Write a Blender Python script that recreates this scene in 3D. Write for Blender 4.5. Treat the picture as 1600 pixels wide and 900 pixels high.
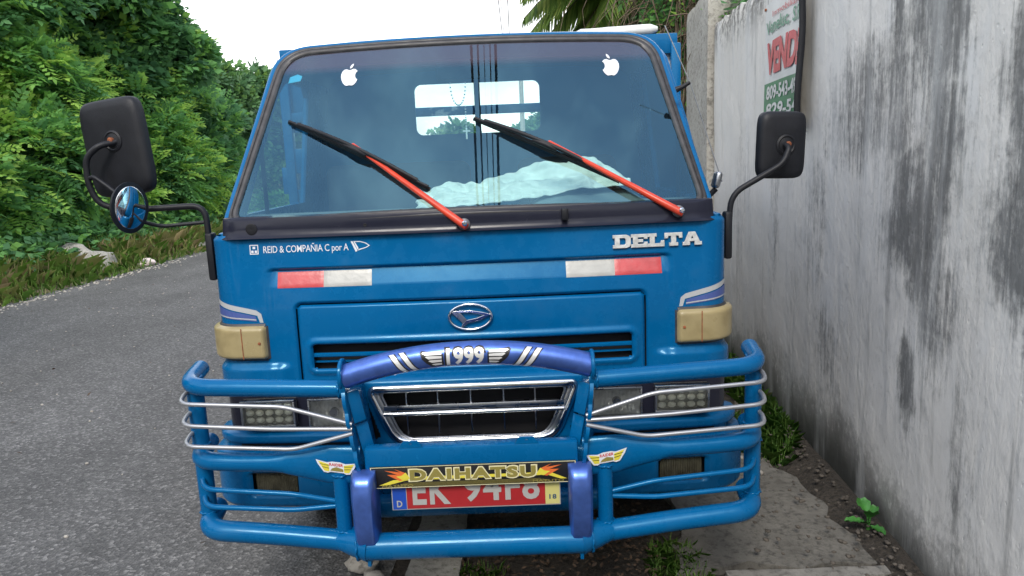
import bpy, bmesh, math, random
import numpy as np
from mathutils import Vector, Matrix
random.seed(7); rng = np.random.default_rng(7)
for o in list(bpy.data.objects): bpy.data.objects.remove(o)
scene = bpy.context.scene
COL = scene.collection
R = math.radians

# ------------------------------------------------------------------ camera
CP, CYAW, CROLL = R(10.0), R(-0.65), R(2.4)
CLOC = Vector((0.17, -2.4, 1.5))
_f = Vector((math.sin(CYAW)*math.cos(CP), math.cos(CYAW)*math.cos(CP), -math.sin(CP)))
_r0 = Vector((math.cos(CYAW), -math.sin(CYAW), 0)); _u0 = _r0.cross(_f)
_u = _u0*math.cos(CROLL) + _r0*math.sin(CROLL); _r = _r0*math.cos(CROLL) - _u0*math.sin(CROLL)
cd = bpy.data.cameras.new('camera'); cam = bpy.data.objects.new('camera', cd); COL.objects.link(cam)
cd.sensor_width = 36.0; cd.lens = 36*1150/1600; cd.clip_start = 0.05; cd.clip_end = 3000
M = Matrix((_r, _u, -_f)).transposed().to_4x4(); M.translation = CLOC; cam.matrix_world = M
scene.camera = cam
# ------------------------------------------------------------------ world, sun, exposure
SUN_EL, SUN_AZ = R(46), R(190)         # azimuth measured clockwise from +Y
w = bpy.data.worlds.new('World'); scene.world = w; w.use_nodes = True
nt = w.node_tree; N = nt.nodes; L = nt.links; N.clear()
out = N.new('ShaderNodeOutputWorld'); bg = N.new('ShaderNodeBackground'); bg.inputs['Strength'].default_value = 0.15
sky = N.new('ShaderNodeTexSky'); sky.sky_type = 'NISHITA'; sky.sun_disc = False
sky.sun_elevation = SUN_EL; sky.sun_rotation = SUN_AZ; sky.air_density = 1.0; sky.dust_density = 0.8; sky.ozone_density = 1.5
tc = N.new('ShaderNodeTexCoord'); mp = N.new('ShaderNodeMapping'); mp.inputs['Scale'].default_value = (1, 1, 2.2)
n1 = N.new('ShaderNodeTexNoise'); n1.inputs['Scale'].default_value = 2.3; n1.inputs['Detail'].default_value = 6; n1.inputs['Roughness'].default_value = .55
rp = N.new('ShaderNodeValToRGB'); rp.color_ramp.elements[0].position = .44; rp.color_ramp.elements[1].position = .68
rp.color_ramp.elements[0].color = (.0, .0, .0, 1); rp.color_ramp.elements[1].color = (.97, .97, .97, 1)
n2 = N.new('ShaderNodeTexNoise'); n2.inputs['Scale'].default_value = 2.4; n2.inputs['Detail'].default_value = 5
rp2 = N.new('ShaderNodeValToRGB'); rp2.color_ramp.elements[0].position = .30; rp2.color_ramp.elements[1].position = .52
rp2.color_ramp.elements[0].color = (2.4, 2.5, 2.7, 1); rp2.color_ramp.elements[1].color = (8.6, 8.7, 8.8, 1)
mx = N.new('ShaderNodeMix'); mx.data_type = 'RGBA'
L.new(tc.outputs['Generated'], mp.inputs['Vector']); L.new(mp.outputs[0], n1.inputs['Vector']); L.new(mp.outputs[0], n2.inputs['Vector'])
L.new(n1.outputs['Fac'], rp.inputs[0]); L.new(n2.outputs['Fac'], rp2.inputs[0])
sx_ = N.new('ShaderNodeSeparateXYZ'); L.new(tc.outputs['Generated'], sx_.inputs[0])
zr = N.new('ShaderNodeMapRange'); zr.inputs[1].default_value = .35; zr.inputs[2].default_value = .80; zr.inputs[3].default_value = .96; zr.inputs[4].default_value = .22; zr.interpolation_type = 'SMOOTHSTEP'; L.new(sx_.outputs[2], zr.inputs[0])
cm = N.new('ShaderNodeMath'); cm.operation = 'MAXIMUM'; ck_ = N.new('ShaderNodeMath'); ck_.operation = 'MULTIPLY'; ck_.inputs[1].default_value = .70; L.new(rp.outputs[0], ck_.inputs[0]); L.new(ck_.outputs[0], cm.inputs[0]); L.new(zr.outputs[0], cm.inputs[1])
L.new(cm.outputs[0], mx.inputs[0]); L.new(sky.outputs[0], mx.inputs[6]); L.new(rp2.outputs[0], mx.inputs[7])
L.new(mx.outputs[2], bg.inputs['Color']); L.new(bg.outputs[0], out.inputs['Surface'])
sl = bpy.data.lights.new('sun', 'SUN'); sl.energy = 1.5; sl.angle = R(18); sl.color = (1.0, .94, .85)
so = bpy.data.objects.new('sun', sl); COL.objects.link(so)
sd = Vector((math.sin(SUN_AZ)*math.cos(SUN_EL), math.cos(SUN_AZ)*math.cos(SUN_EL), math.sin(SUN_EL)))
so.rotation_euler = (-sd).to_track_quat('-Z', 'Y').to_euler(); so.location = (0, 0, 20)
scene.view_settings.view_transform = 'Standard'; scene.view_settings.look = 'None'
scene.view_settings.exposure = 1.0; scene.view_settings.gamma = 1.0; scene.view_settings.use_curve_mapping = False

# ------------------------------------------------------------------ helpers
def link(o, parent=None):
    COL.objects.link(o)
    if parent is not None: o.parent = parent
    return o
def mesh_obj(name, V, F, m, parent=None, smooth=40, mats=None, fm=None):
    me = bpy.data.meshes.new(name)
    me.from_pydata([tuple(map(float, v)) for v in V], [], [tuple(int(i) for i in f) for f in F]); me.update()
    for x in (mats if mats else [m]): me.materials.append(x)
    if fm is not None: me.polygons.foreach_set('material_index', np.asarray(fm, dtype=np.int32))
    if smooth:
        me.shade_smooth()
        if smooth < 179: me.set_sharp_from_angle(angle=R(smooth))
    o = bpy.data.objects.new(name, me); return link(o, parent)
def np_mesh(name, V, F, m, parent=None, col=None, smooth=False):
    """fast path: V (n,3) float, F (m,k) int with constant k, col (n,) random value per vertex"""
    me = bpy.data.meshes.new(name); n, k = len(F), F.shape[1]
    me.vertices.add(len(V)); me.vertices.foreach_set('co', np.ascontiguousarray(V, dtype=np.float32).ravel())
    me.loops.add(n*k); me.loops.foreach_set('vertex_index', np.ascontiguousarray(F, dtype=np.int32).ravel())
    me.polygons.add(n); me.polygons.foreach_set('loop_start', np.arange(n, dtype=np.int32)*k)
    me.polygons.foreach_set('loop_total', np.full(n, k, dtype=np.int32))
    if col is not None:
        a = me.attributes.new('tint', 'FLOAT', 'POINT'); a.data.foreach_set('value', np.ascontiguousarray(col, dtype=np.float32))
    me.update(); me.validate()
    if smooth: me.shade_smooth()
    me.materials.append(m)
    return link(bpy.data.objects.new(name, me), parent)
def empty(name, loc=(0, 0, 0), parent=None):
    o = bpy.data.objects.new(name, None); o.empty_display_size = .1; o.location = loc
    return link(o, parent)
def tag(o, label, cat, group=None):
    o['label'] = label; o['category'] = cat
    if group: o['group'] = group
    return o
class MB:
    def __init__(s): s.V = []; s.F = []; s.mi = []
    def add(s, V, F, mi=0):
        b = len(s.V); s.V += [tuple(v) for v in V]; s.F += [tuple(i+b for i in f) for f in F]; s.mi += [mi]*len(F); return s
    def build(s, name, m, parent=None, smooth=40):
        ms = m if isinstance(m, list) else None
        return mesh_obj(name, s.V, s.F, m, parent, smooth, ms, s.mi if ms else None)
def g_box(c, d, bev=0.0, rot=None, seg=2):
    bm = bmesh.new(); bmesh.ops.create_cube(bm, size=1)
    for v in bm.verts: v.co = Vector((v.co.x*d[0], v.co.y*d[1], v.co.z*d[2]))
    if bev > 0: bmesh.ops.bevel(bm, geom=bm.edges[:], offset=bev, segments=seg, profile=.5, affect='EDGES')
    mt = Matrix.Translation(Vector(c)) @ (rot.to_4x4() if rot is not None else Matrix.Identity(4))
    V = [mt @ v.co for v in bm.verts]; bm.verts.index_update(); F = [[v.index for v in f.verts] for f in bm.faces]; bm.free()
    return V, F
def box(name, c, d, m, parent, bev=0.0, rot=None, seg=2):
    V, F = g_box(c, d, bev, rot, seg); return mesh_obj(name, V, F, m, parent)
def fillet(P, rad, n=6):
    """round the corners of a polyline"""
    P = [Vector(p) for p in P]; out = [P[0]]
    for i in range(1, len(P)-1):
        a, b, c = P[i-1], P[i], P[i+1]; r = rad[i-1] if isinstance(rad, (list, tuple)) else rad
        d1 = (a-b); d2 = (c-b); r1 = min(r, d1.length*.49, d2.length*.49)
        p1 = b+d1.normalized()*r1; p2 = b+d2.normalized()*r1
        for k in range(n+1):
            t = k/n; out.append(p1*(1-t)**2 + b*2*t*(1-t) + p2*t*t)
    out.append(P[-1]); return out
def g_tube(P, rad, seg=14, caps=True, closed=False, flat=None, up=None):
    P = [Vector(p) for p in P]; n = len(P); V = []; F = []
    T = []
    for i in range(n):
        if closed: t = P[(i+1) % n]-P[i-1]
        else: t = P[min(i+1, n-1)]-P[max(i-1, 0)]
        T.append(t.normalized())
    ref = Vector(up) if up is not None else (Vector((0, 0, 1)) if abs(T[0].z) < .9 else Vector((0, 1, 0)))
    nrm = (ref - T[0]*ref.dot(T[0])).normalized()
    for i in range(n):
        if up is not None: nrm = Vector(up)
        nrm = (nrm - T[i]*nrm.dot(T[i])).normalized(); bn = T[i].cross(nrm)
        r = rad[i] if isinstance(rad, (list, tuple)) else rad
        ra, rb = (r if isinstance(r, (list, tuple)) else (r, r))
        for k in range(seg):
            a = 2*math.pi*k/seg; V.append(P[i] + nrm*math.cos(a)*ra + bn*math.sin(a)*rb)
    m = n if closed else n-1
    for i in range(m):
        j = (i+1) % n
        for k in range(seg):
            k2 = (k+1) % seg; F.append((i*seg+k, j*seg+k, j*seg+k2, i*seg+k2))
    if caps and not closed:
        F.append(tuple(range(seg))); F.append(tuple((n-1)*seg+k for k in reversed(range(seg))))
    return V, F
def tube(name, P, rad, m, parent, seg=14, **kw):
    V, F = g_tube(P, rad, seg, **kw); return mesh_obj(name, V, F, m, parent, 50)
def g_lathe(prof, seg=24, axis='z', c=(0, 0, 0), mt=None):
    V = []; F = []; n = len(prof)
    for k in range(seg):
        a = 2*math.pi*k/seg
        for r, h in prof: V.append(Vector((r*math.cos(a), r*math.sin(a), h)))
    for k in range(seg):
        k2 = (k+1) % seg
        for i in range(n-1): F.append((k*n+i, k2*n+i, k2*n+i+1, k*n+i+1))
    if prof[0][0] > 1e-6: F.append(tuple(k*n for k in reversed(range(seg))))
    if prof[-1][0] > 1e-6: F.append(tuple(k*n+n-1 for k in range(seg)))
    m4 = mt if mt is not None else Matrix.Identity(4)
    if mt is None:
        if axis == 'y': m4 = Matrix.Rotation(R(90), 4, 'X')      # local +z -> -y (towards the camera)
        if axis == 'x': m4 = Matrix.Rotation(R(90), 4, 'Y')
        m4 = Matrix.Translation(Vector(c)) @ m4
    return [m4 @ v for v in V], F
def lathe(name, prof, m, parent, seg=24, axis='z', c=(0, 0, 0), mt=None, smooth=35):
    V, F = g_lathe(prof, seg, axis, c, mt); return mesh_obj(name, V, F, m, parent, smooth)
def g_fill(polys, ext=0.0, bev=0.0):
    """filled 2-D outline (holes by even-odd) -> verts (x,y,z), faces"""
    cu = bpy.data.curves.new('c', 'CURVE'); cu.dimensions = '2D'; cu.fill_mode = 'BOTH'; cu.extrude = ext; cu.bevel_depth = bev
    for p in polys:
        sp = cu.splines.new('POLY'); sp.points.add(len(p)-1); sp.use_cyclic_u = True
        for q, pt in zip(p, sp.points): pt.co = (q[0], q[1], 0, 1)
    return _curve_mesh(cu)
def g_text(s, size=1.0, ext=0.0, offset=0.0, sx=1.0, spacing=1.0, bev=0.0, shear=0.0):
    cu = bpy.data.curves.new('t', 'FONT'); cu.body = s; cu.size = size; cu.extrude = ext; cu.offset = offset; cu.bevel_depth = bev
    cu.space_character = spacing; cu.shear = shear; cu.align_x = 'LEFT'; cu.resolution_u = 3
    V, F = _curve_mesh(cu); return [(x*sx, y, z) for x, y, z in V], F
def _curve_mesh(cu):
    o = bpy.data.objects.new('tmp', cu); me = bpy.data.meshes.new_from_object(o)
    V = [tuple(v.co) for v in me.vertices]; F = [tuple(p.vertices) for p in me.polygons]
    bpy.data.objects.remove(o); bpy.data.meshes.remove(me); bpy.data.curves.remove(cu); return V, F
def fit(V, x0, x1, y0, y1):
    xs = [v[0] for v in V]; ys = [v[1] for v in V]; a, b = min(xs), max(xs); c, d = min(ys), max(ys)
    return [(x0+(v[0]-a)/(b-a)*(x1-x0), y0+(v[1]-c)/(d-c)*(y1-y0), v[2]) for v in V]
def subdiv(V, F, maxlen):
    """split long edges so a flat shape can follow a curved surface"""
    bm = bmesh.new(); vs = [bm.verts.new(v) for v in V]
    for f in F:
        try: bm.faces.new([vs[i] for i in f])
        except ValueError: pass
    bmesh.ops.triangulate(bm, faces=bm.faces[:])
    for _ in range(6):
        es = [e for e in bm.edges if e.calc_length() > maxlen]
        if not es: break
        bmesh.ops.subdivide_edges(bm, edges=es, cuts=1); bmesh.ops.triangulate(bm, faces=bm.faces[:])
    bm.verts.index_update(); V = [tuple(v.co) for v in bm.verts]; F = [[v.index for v in f.verts] for f in bm.faces]; bm.free(); return V, F
def sstep(a, b, x):
    t = min(1, max(0, (x-a)/(b-a))) if a != b else (1 if x > a else 0)
    return t*t*(3-2*t)
def rrect(x, y, x0, x1, y0, y1, r):
    """signed distance to a rounded rectangle (negative inside)"""
    cx, cy = (x0+x1)/2, (y0+y1)/2; qx = abs(x-cx)-(x1-x0)/2+r; qy = abs(y-cy)-(y1-y0)/2+r
    return math.hypot(max(qx, 0), max(qy, 0))+min(max(qx, qy), 0)-r
def inpoly(x, y, P):
    c = False; j = len(P)-1
    for i in range(len(P)):
        if (P[i][1] > y) != (P[j][1] > y) and x < (P[j][0]-P[i][0])*(y-P[i][1])/(P[j][1]-P[i][1])+P[i][0]: c = not c
        j = i
    return c

# ------------------------------------------------------------------ materials
def mat(name, col, rough=.5, metal=0.0, coat=0.0, var=0.0, vscale=8, col2=None, bump=0.0, bscale=60, spec=.5, sheen=0, emis=None, detail=4, lo=.35, hi=.65, coords='Object', stretch=(1, 1, 1), rvar=0.0):
    m = bpy.data.materials.new(name); m.use_nodes = True; nt = m.node_tree; b = nt.nodes['Principled BSDF']
    b.inputs['Base Color'].default_value = (*col, 1); b.inputs['Roughness'].default_value = rough; b.inputs['Metallic'].default_value = metal
    b.inputs['Coat Weight'].default_value = coat; b.inputs['Coat Roughness'].default_value = .08; b.inputs['Specular IOR Level'].default_value = spec
    tcn = nt.nodes.new('ShaderNodeTexCoord'); mpn = nt.nodes.new('ShaderNodeMapping'); mpn.inputs['Scale'].default_value = stretch
    nt.links.new(tcn.outputs[coords], mpn.inputs['Vector'])
    if var or col2:
        c2 = col2 if col2 else tuple(max(0, c*(1-var)) for c in col)
        t = nt.nodes.new('ShaderNodeTexNoise'); t.inputs['Scale'].default_value = vscale; t.inputs['Detail'].default_value = detail
        r = nt.nodes.new('ShaderNodeValToRGB'); r.color_ramp.elements[0].position = lo; r.color_ramp.elements[1].position = hi
        r.color_ramp.elements[0].color = (*col, 1); r.color_ramp.elements[1].color = (*c2, 1)
        nt.links.new(mpn.outputs[0], t.inputs['Vector']); nt.links.new(t.outputs['Fac'], r.inputs[0]); nt.links.new(r.outputs[0], b.inputs['Base Color'])
    if rvar:
        t = nt.nodes.new('ShaderNodeTexNoise'); t.inputs['Scale'].default_value = 14; t.inputs['Detail'].default_value = 6
        q = nt.nodes.new('ShaderNodeMapRange'); q.inputs[3].default_value = max(.02, rough-rvar); q.inputs[4].default_value = rough+rvar; q.inputs[1].default_value = .3; q.inputs[2].default_value = .7
        nt.links.new(mpn.outputs[0], t.inputs['Vector']); nt.links.new(t.outputs['Fac'], q.inputs[0]); nt.links.new(q.outputs[0], b.inputs['Roughness'])
    if bump:
        t = nt.nodes.new('ShaderNodeTexNoise'); t.inputs['Scale'].default_value = bscale; t.inputs['Detail'].default_value = 4
        bp = nt.nodes.new('ShaderNodeBump'); bp.inputs['Strength'].default_value = bump; bp.inputs['Distance'].default_value = .01
        nt.links.new(mpn.outputs[0], t.inputs['Vector']); nt.links.new(t.outputs['Fac'], bp.inputs['Height']); nt.links.new(bp.outputs[0], b.inputs['Normal'])
    return m
PAINT = None
PAINT_IN = mat('blue_paint_inside', (.02, .12, .27), .6)
PERI = mat('periwinkle_metallic', (.075, .155, .50), .36, .65, .25, var=.2, vscale=40, rvar=.06)
BLACK = mat('black_plastic', (.011, .012, .016), .5, var=.3, vscale=20, bump=.1, bscale=300, spec=.3)
BLACKG = mat('black_gloss', (.014, .015, .026), .22, 0, .0, rvar=.06, spec=.22)
RUBBER = mat('rubber_seal', (.045, .043, .045), .5, var=.4, vscale=30, rvar=.1)
VOID = mat('dark_cavity', (.006, .006, .008), .8)
CHROME = mat('chrome', (.72, .73, .75), .12, 1.0, rvar=.06)
CHROMED = mat('dull_chrome', (.42, .43, .45), .28, 1.0, rvar=.1)
SILVER = mat('silver_tube', (.34, .35, .37), .36, .6, rvar=.1)
WRED = mat('red_wiper_paint', (.62, .055, .022), .38, var=.2, vscale=30, rvar=.1)
BEIGE = mat('yellowed_lens', (.31, .25, .125), .35, 0, .2, col2=(.21, .165, .075), vscale=14, lo=.5, hi=.8, rvar=.12)
WVINYL = mat('white_vinyl', (.60, .62, .66), .4)
WTAPE = mat('white_tape', (.40, .40, .375), .35, var=.15, vscale=20, bump=.15, bscale=30)
RTAPE = mat('red_tape', (.50, .06, .065), .33, var=.18, vscale=18, bump=.15, bscale=30)
DASH = mat('dashboard_grey', (.16, .21, .22), .7, var=.2, vscale=6)
SEAT = mat('seat_fabric', (.045, .06, .08), .8, var=.3, vscale=10)
TOWELM = mat('towel_cloth', (.74, .80, .76), .9, var=.14, vscale=6, bump=.3, bscale=140)
GREY = mat('grey_metal', (.20, .20, .21), .5, .6, var=.3, vscale=10)
TYRE = mat('tyre_rubber', (.02, .02, .02), .85, var=.3, vscale=30, bump=.3, bscale=90)
RIMM = mat('rim_paint', (.5, .5, .48), .5, .2, var=.3, vscale=12)
RUST = mat('rust', (.28, .085, .03), .8, var=.5, vscale=60)
GOLD = mat('gold_print', (.22, .185, .045), .45); CREAM = mat('cream_print', (.62, .58, .36), .45); BLKP = mat('black_print', (.012, .012, .013), .35)
YEL = mat('yellow_print', (.60, .52, .05), .45); ORNG = mat('flame_print', (.62, .13, .03), .45); RPRINT = mat('red_print', (.45, .02, .025), .45)
DECP = mat('decal_blue', (.055, .085, .26), .35); DECW = mat('decal_white', (.36, .37, .38), .4)
PLRED = mat('plate_red', (.34, .018, .022), .38, var=.12, vscale=20); PLBLU = mat('plate_blue', (.01, .06, .36), .38); PLWHT = mat('plate_white', (.34, .335, .32), .4)
PLYEL = mat('plate_sticker', (.50, .46, .16), .5); CYAN = mat('cyan_sticker', (.05, .38, .55), .5)

def glass(name, tint, refl=1.0, rough=0.0, band=None, dirt=0.0, rcol=(1, 1, 1)):
    m = bpy.data.materials.new(name); m.use_nodes = True; nt = m.node_tree; N = nt.nodes; L = nt.links; N.clear()
    o = N.new('ShaderNodeOutputMaterial'); mix = N.new('ShaderNodeMixShader'); tr = N.new('ShaderNodeBsdfTransparent'); gl = N.new('ShaderNodeBsdfGlossy')
    gl.inputs['Roughness'].default_value = rough; gl.inputs['Color'].default_value = (*rcol, 1); tr.inputs['Color'].default_value = (*tint, 1)
    fr = N.new('ShaderNodeFresnel'); fr.inputs['IOR'].default_value = 1.5
    mu = N.new('ShaderNodeMath'); mu.operation = 'MULTIPLY'; mu.inputs[1].default_value = refl; mu.use_clamp = True
    L.new(fr.outputs[0], mu.inputs[0]); L.new(mu.outputs[0], mix.inputs[0]); L.new(tr.outputs[0], mix.inputs[1]); L.new(gl.outputs[0], mix.inputs[2])
    if band:
        g = N.new('ShaderNodeTexCoord'); s = N.new('ShaderNodeSeparateXYZ'); q = N.new('ShaderNodeMapRange')
        q.inputs[1].default_value = band[0]; q.inputs[2].default_value = band[1]
        mc = N.new('ShaderNodeMix'); mc.data_type = 'RGBA'; mc.inputs[6].default_value = (*tint, 1); mc.inputs[7].default_value = (*band[2], 1)
        L.new(g.outputs['Object'], s.inputs[0]); L.new(s.outputs[2], q.inputs[0]); L.new(q.outputs[0], mc.inputs[0]); L.new(mc.outputs[2], tr.inputs['Color'])
    last = mix
    if band:
        bd_ = N.new('ShaderNodeBsdfDiffuse'); bd_.inputs['Color'].default_value = (.17, .13, .17, 1); bm_ = N.new('ShaderNodeMixShader'); bf = N.new('ShaderNodeMath'); bf.operation = 'MULTIPLY'; bf.inputs[1].default_value = .28
        L.new(q.outputs[0], bf.inputs[0]); L.new(bf.outputs[0], bm_.inputs[0]); L.new(mix.outputs[0], bm_.inputs[1]); L.new(bd_.outputs[0], bm_.inputs[2]); mix = bm_; last = bm_
    if dirt:
        df = N.new('ShaderNodeBsdfDiffuse'); df.inputs['Color'].default_value = (.55, .56, .54, 1)
        g = N.new('ShaderNodeTexCoord'); t = N.new('ShaderNodeTexNoise'); t.inputs['Scale'].default_value = 3.5; t.inputs['Detail'].default_value = 7
        q = N.new('ShaderNodeMapRange'); q.inputs[1].default_value = .35; q.inputs[2].default_value = .8; q.inputs[3].default_value = dirt*.3; q.inputs[4].default_value = dirt*1.6
        m2 = N.new('ShaderNodeMixShader'); L.new(g.outputs['Object'], t.inputs['Vector']); L.new(t.outputs['Fac'], q.inputs[0]); L.new(q.outputs[0], m2.inputs[0])
        L.new(mix.outputs[0], m2.inputs[1]); L.new(df.outputs[0], m2.inputs[2]); last = m2
    L.new(last.outputs[0], o.inputs['Surface']); return m
GLASS_WS = glass('windshield_glass', (.76, .92, .90), 3.3, 0.0, (1.84, 1.87, (.30, .27, .38)), .006, (.38, .78, 1.0))
GLASS_SIDE = glass('side_glass', (.62, .80, .76), 1.5, 0.0, None, .03)
GLASS_REAR = glass('rear_glass', (.93, .97, .95), 1.2, 0.0, None, .02)
GLASS_LAMP = glass('lamp_glass', (.96, .97, .95), 1.0, .03, None, .04)
MIRROR = mat('mirror_glass', (.85, .86, .87), .02, 1.0)

# ------------------------------------------------------------------ setting: ground, road, verge, wall
from mathutils import noise as mnoise
def fbm(x, y, z=0, o=4):
    return mnoise.fractal(Vector((x, y, z)), 1.0, 2.0, o)
WK = 0.0533                                   # the wall and the road run 3 degrees off the truck's axis
def wallx(y): return 1.52+WK*(y+.03)
class NM:
    """tiny node-graph builder"""
    def __init__(s, name):
        s.m = bpy.data.materials.new(name); s.m.use_nodes = True; s.nt = s.m.node_tree; s.N = s.nt.nodes; s.b = s.N['Principled BSDF']
        s.tc = s.N.new('ShaderNodeTexCoord')
    def link(s, a, b): s.nt.links.new(a, b)
    def vec(s, scale=(1, 1, 1), loc=(0, 0, 0), src='Object'):
        m = s.N.new('ShaderNodeMapping'); m.inputs['Scale'].default_value = scale; m.inputs['Location'].default_value = loc; s.link(s.tc.outputs[src], m.inputs[0]); return m.outputs[0]
    def noise(s, v, scale, detail=5, rough=.55, dist=0):
        t = s.N.new('ShaderNodeTexNoise'); t.inputs['Scale'].default_value = scale; t.inputs['Detail'].default_value = detail; t.inputs['Roughness'].default_value = rough; t.inputs['Distortion'].default_value = dist
        s.link(v, t.inputs['Vector']); return t.outputs['Fac']
    def voro(s, v, scale, feat='F1', outp='Distance'):
        t = s.N.new('ShaderNodeTexVoronoi'); t.feature = feat; t.inputs['Scale'].default_value = scale; s.link(v, t.inputs['Vector']); return t.outputs[outp]
    def ramp(s, f, stops):
        r = s.N.new('ShaderNodeValToRGB'); e = r.color_ramp.elements
        while len(e) < len(stops): e.new(.5)
        for el, (p, c) in zip(e, stops): el.position = p; el.color = (*c, 1) if hasattr(c, '__len__') else (c, c, c, 1)
        s.link(f, r.inputs[0]); return r.outputs[0]
    def rng(s, f, a, b, c=0, d=1):
        q = s.N.new('ShaderNodeMapRange'); q.interpolation_type = 'SMOOTHSTEP'
        for i, v in enumerate((a, b, c, d)): q.inputs[i+1].default_value = v
        s.link(f, q.inputs[0]); return q.outputs[0]
    def math(s, op, a, b=None):
        m = s.N.new('ShaderNodeMath'); m.operation = op
        for i, v in enumerate((a, b)):
            if v is None: continue
            if isinstance(v, (int, float)): m.inputs[i].default_value = v
            else: s.link(v, m.inputs[i])
        return m.outputs[0]
    def mix(s, f, a, b, mode='MIX'):
        m = s.N.new('ShaderNodeMix'); m.data_type = 'RGBA'; m.blend_type = mode
        for i, v in ((0, f), (6, a), (7, b)):
            if isinstance(v, (int, float)): m.inputs[i].default_value = v
            elif isinstance(v, tuple): m.inputs[i].default_value = (*v, 1)
            else: s.link(v, m.inputs[i])
        return m.outputs[2]
    def xyz(s, src='Object'):
        q = s.N.new('ShaderNodeSeparateXYZ'); s.link(s.tc.outputs[src], q.inputs[0]); return q.outputs
    def base(s, c): s.link(c, s.b.inputs['Base Color'])
    def rough(s, c):
        if isinstance(c, (int, float)): s.b.inputs['Roughness'].default_value = c
        else: s.link(c, s.b.inputs['Roughness'])
    def bump(s, h, strength=.5, dist=.01, prev=None):
        b = s.N.new('ShaderNodeBump'); b.inputs['Strength'].default_value = strength; b.inputs['Distance'].default_value = dist
        s.link(h, b.inputs['Height'])
        if prev is not None: s.link(prev, b.inputs['Normal'])
        s.link(b.outputs[0], s.b.inputs['Normal']); return b.outputs[0]

# weathered blue paint: slight fading, dust film, small chips
q = NM('blue_paint'); v = q.vec(); a = q.noise(v, 1.6, 5, .6); b = q.noise(v, 26, 6, .65); dn = q.noise(v, 5.5, 7, .7)
c = q.ramp(a, [(.3, (.0003, .082, .222)), (.7, (.0004, .100, .262))]); c = q.mix(q.rng(dn, .50, .78, 0, .06), c, (.16, .24, .30))
cv = q.voro(v, 55); cm2 = q.math('MULTIPLY', q.rng(cv, .05, .09, 1, 0), q.rng(dn, .60, .66)); c = q.mix(q.math('MULTIPLY', cm2, .7), c, (.22, .30, .36))
q.base(c); q.rough(q.rng(q.math('ADD', q.math('MULTIPLY', b, .4), q.math('MULTIPLY', dn, .6)), .35, .68, .17, .40)); q.b.inputs['Specular IOR Level'].default_value = .34; q.b.inputs['Specular Tint'].default_value = (.35, .80, 1, 1); q.b.inputs['Coat Tint'].default_value = (.7, .9, 1, 1)
q.b.inputs['Coat Weight'].default_value = .12; q.b.inputs['Coat Roughness'].default_value = .06; q.bump(q.noise(v, 7, 3), .02, .01); PAINT = q.m
# asphalt
q = NM('asphalt'); v = q.vec()
agg = q.voro(v, 78, outp='Color'); aggd = q.voro(v, 78); fine = q.noise(v, 260, 3); big = q.noise(v, .9, 5); mid = q.noise(v, 7, 4)
sepc = q.N.new('ShaderNodeSeparateColor'); q.link(agg, sepc.inputs[0])
c0 = q.ramp(sepc.outputs[0], [(.0, (.060, .059, .058)), (.5, (.096, .094, .092)), (.84, (.140, .137, .133)), (1.0, (.25, .245, .238))])
c1 = q.mix(q.rng(fine, .35, .65), c0, (.05, .051, .054)); c1 = q.mix(.45, c1, c0)
c2 = q.mix(1.0, c1, q.ramp(big, [(.3, .78), (.7, 1.18)]), 'MULTIPLY'); c2 = q.mix(1.0, c2, q.ramp(mid, [(.3, .9), (.7, 1.08)]), 'MULTIPLY')
oil = q.noise(q.vec((1, .6, 1), (3, 1, 0)), 1.7, 4, .5); c2 = q.mix(q.rng(oil, .62, .74, 0, .35), c2, (.045, .044, .043)); trk = q.noise(q.vec((1, .07, 1), (1, 0, 0)), 1.3, 3, .5); c2 = q.mix(1.0, c2, q.ramp(trk, [(.35, .88), (.65, 1.12)]), 'MULTIPLY')
q.base(c2); q.rough(.82); n_ = q.bump(aggd, .9, .006); q.bump(fine, .35, .004, n_); ASPHALT = q.m
# soil
q = NM('soil'); v = q.vec(); a = q.noise(v, 5, 6); b = q.noise(v, 60, 5, .7)
q.base(q.mix(q.rng(b, .4, .65), q.ramp(a, [(.3, (.040, .033, .026)), (.7, (.085, .070, .055))]), (.024, .020, .015))); q.rough(.95); q.bump(b, .9, .03); SOIL = q.m
# concrete
def concrete(name, lo, hi, crack=True):
    q = NM(name); v = q.vec(); a = q.noise(v, 2.6, 7, .65); b = q.noise(v, 34, 6, .7); cst = q.noise(v, 9, 5, .6)
    c = q.ramp(a, [(.28, lo), (.72, hi)]); c = q.mix(q.rng(b, .46, .70, 0, .75), c, tuple(x*.33 for x in lo)); c = q.mix(q.rng(cst, .55, .75, 0, .6), c, (.055, .05, .042))
    if crack:
        vv = q.N.new('ShaderNodeMix'); vv.data_type = 'RGBA'; vv.inputs[0].default_value = .12; q.link(v, vv.inputs[6])
        nn = q.N.new('ShaderNodeTexNoise'); nn.inputs['Scale'].default_value = 6; q.link(v, nn.inputs['Vector']); q.link(nn.outputs['Color'], vv.inputs[7])
        cr = q.voro(vv.outputs[2], 1.9, 'DISTANCE_TO_EDGE'); c = q.mix(q.rng(cr, .0, .012, .85, 0), c, (.03, .027, .022))
    q.base(c); q.rough(.92); q.bump(b, .8, .012); return q.m
CONC = concrete('weathered_concrete', (.075, .07, .062), (.185, .176, .155), False)
CONC2 = concrete('pale_concrete', (.27, .26, .23), (.38, .37, .34), False)
ROCKM = concrete('rock', (.28, .26, .23), (.48, .45, .40), False)
q = NM('verge_ground'); v = q.vec(); a = q.noise(v, 1.4, 6); b = q.noise(v, 22, 5, .7)
q.base(q.mix(q.rng(b, .4, .65), q.ramp(a, [(.3, (.13, .15, .055)), (.55, (.22, .185, .11)), (.75, (.17, .19, .07))]), (.12, .095, .06))); q.rough(.95); q.bump(b, .8, .05); VERGE = q.m

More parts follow.
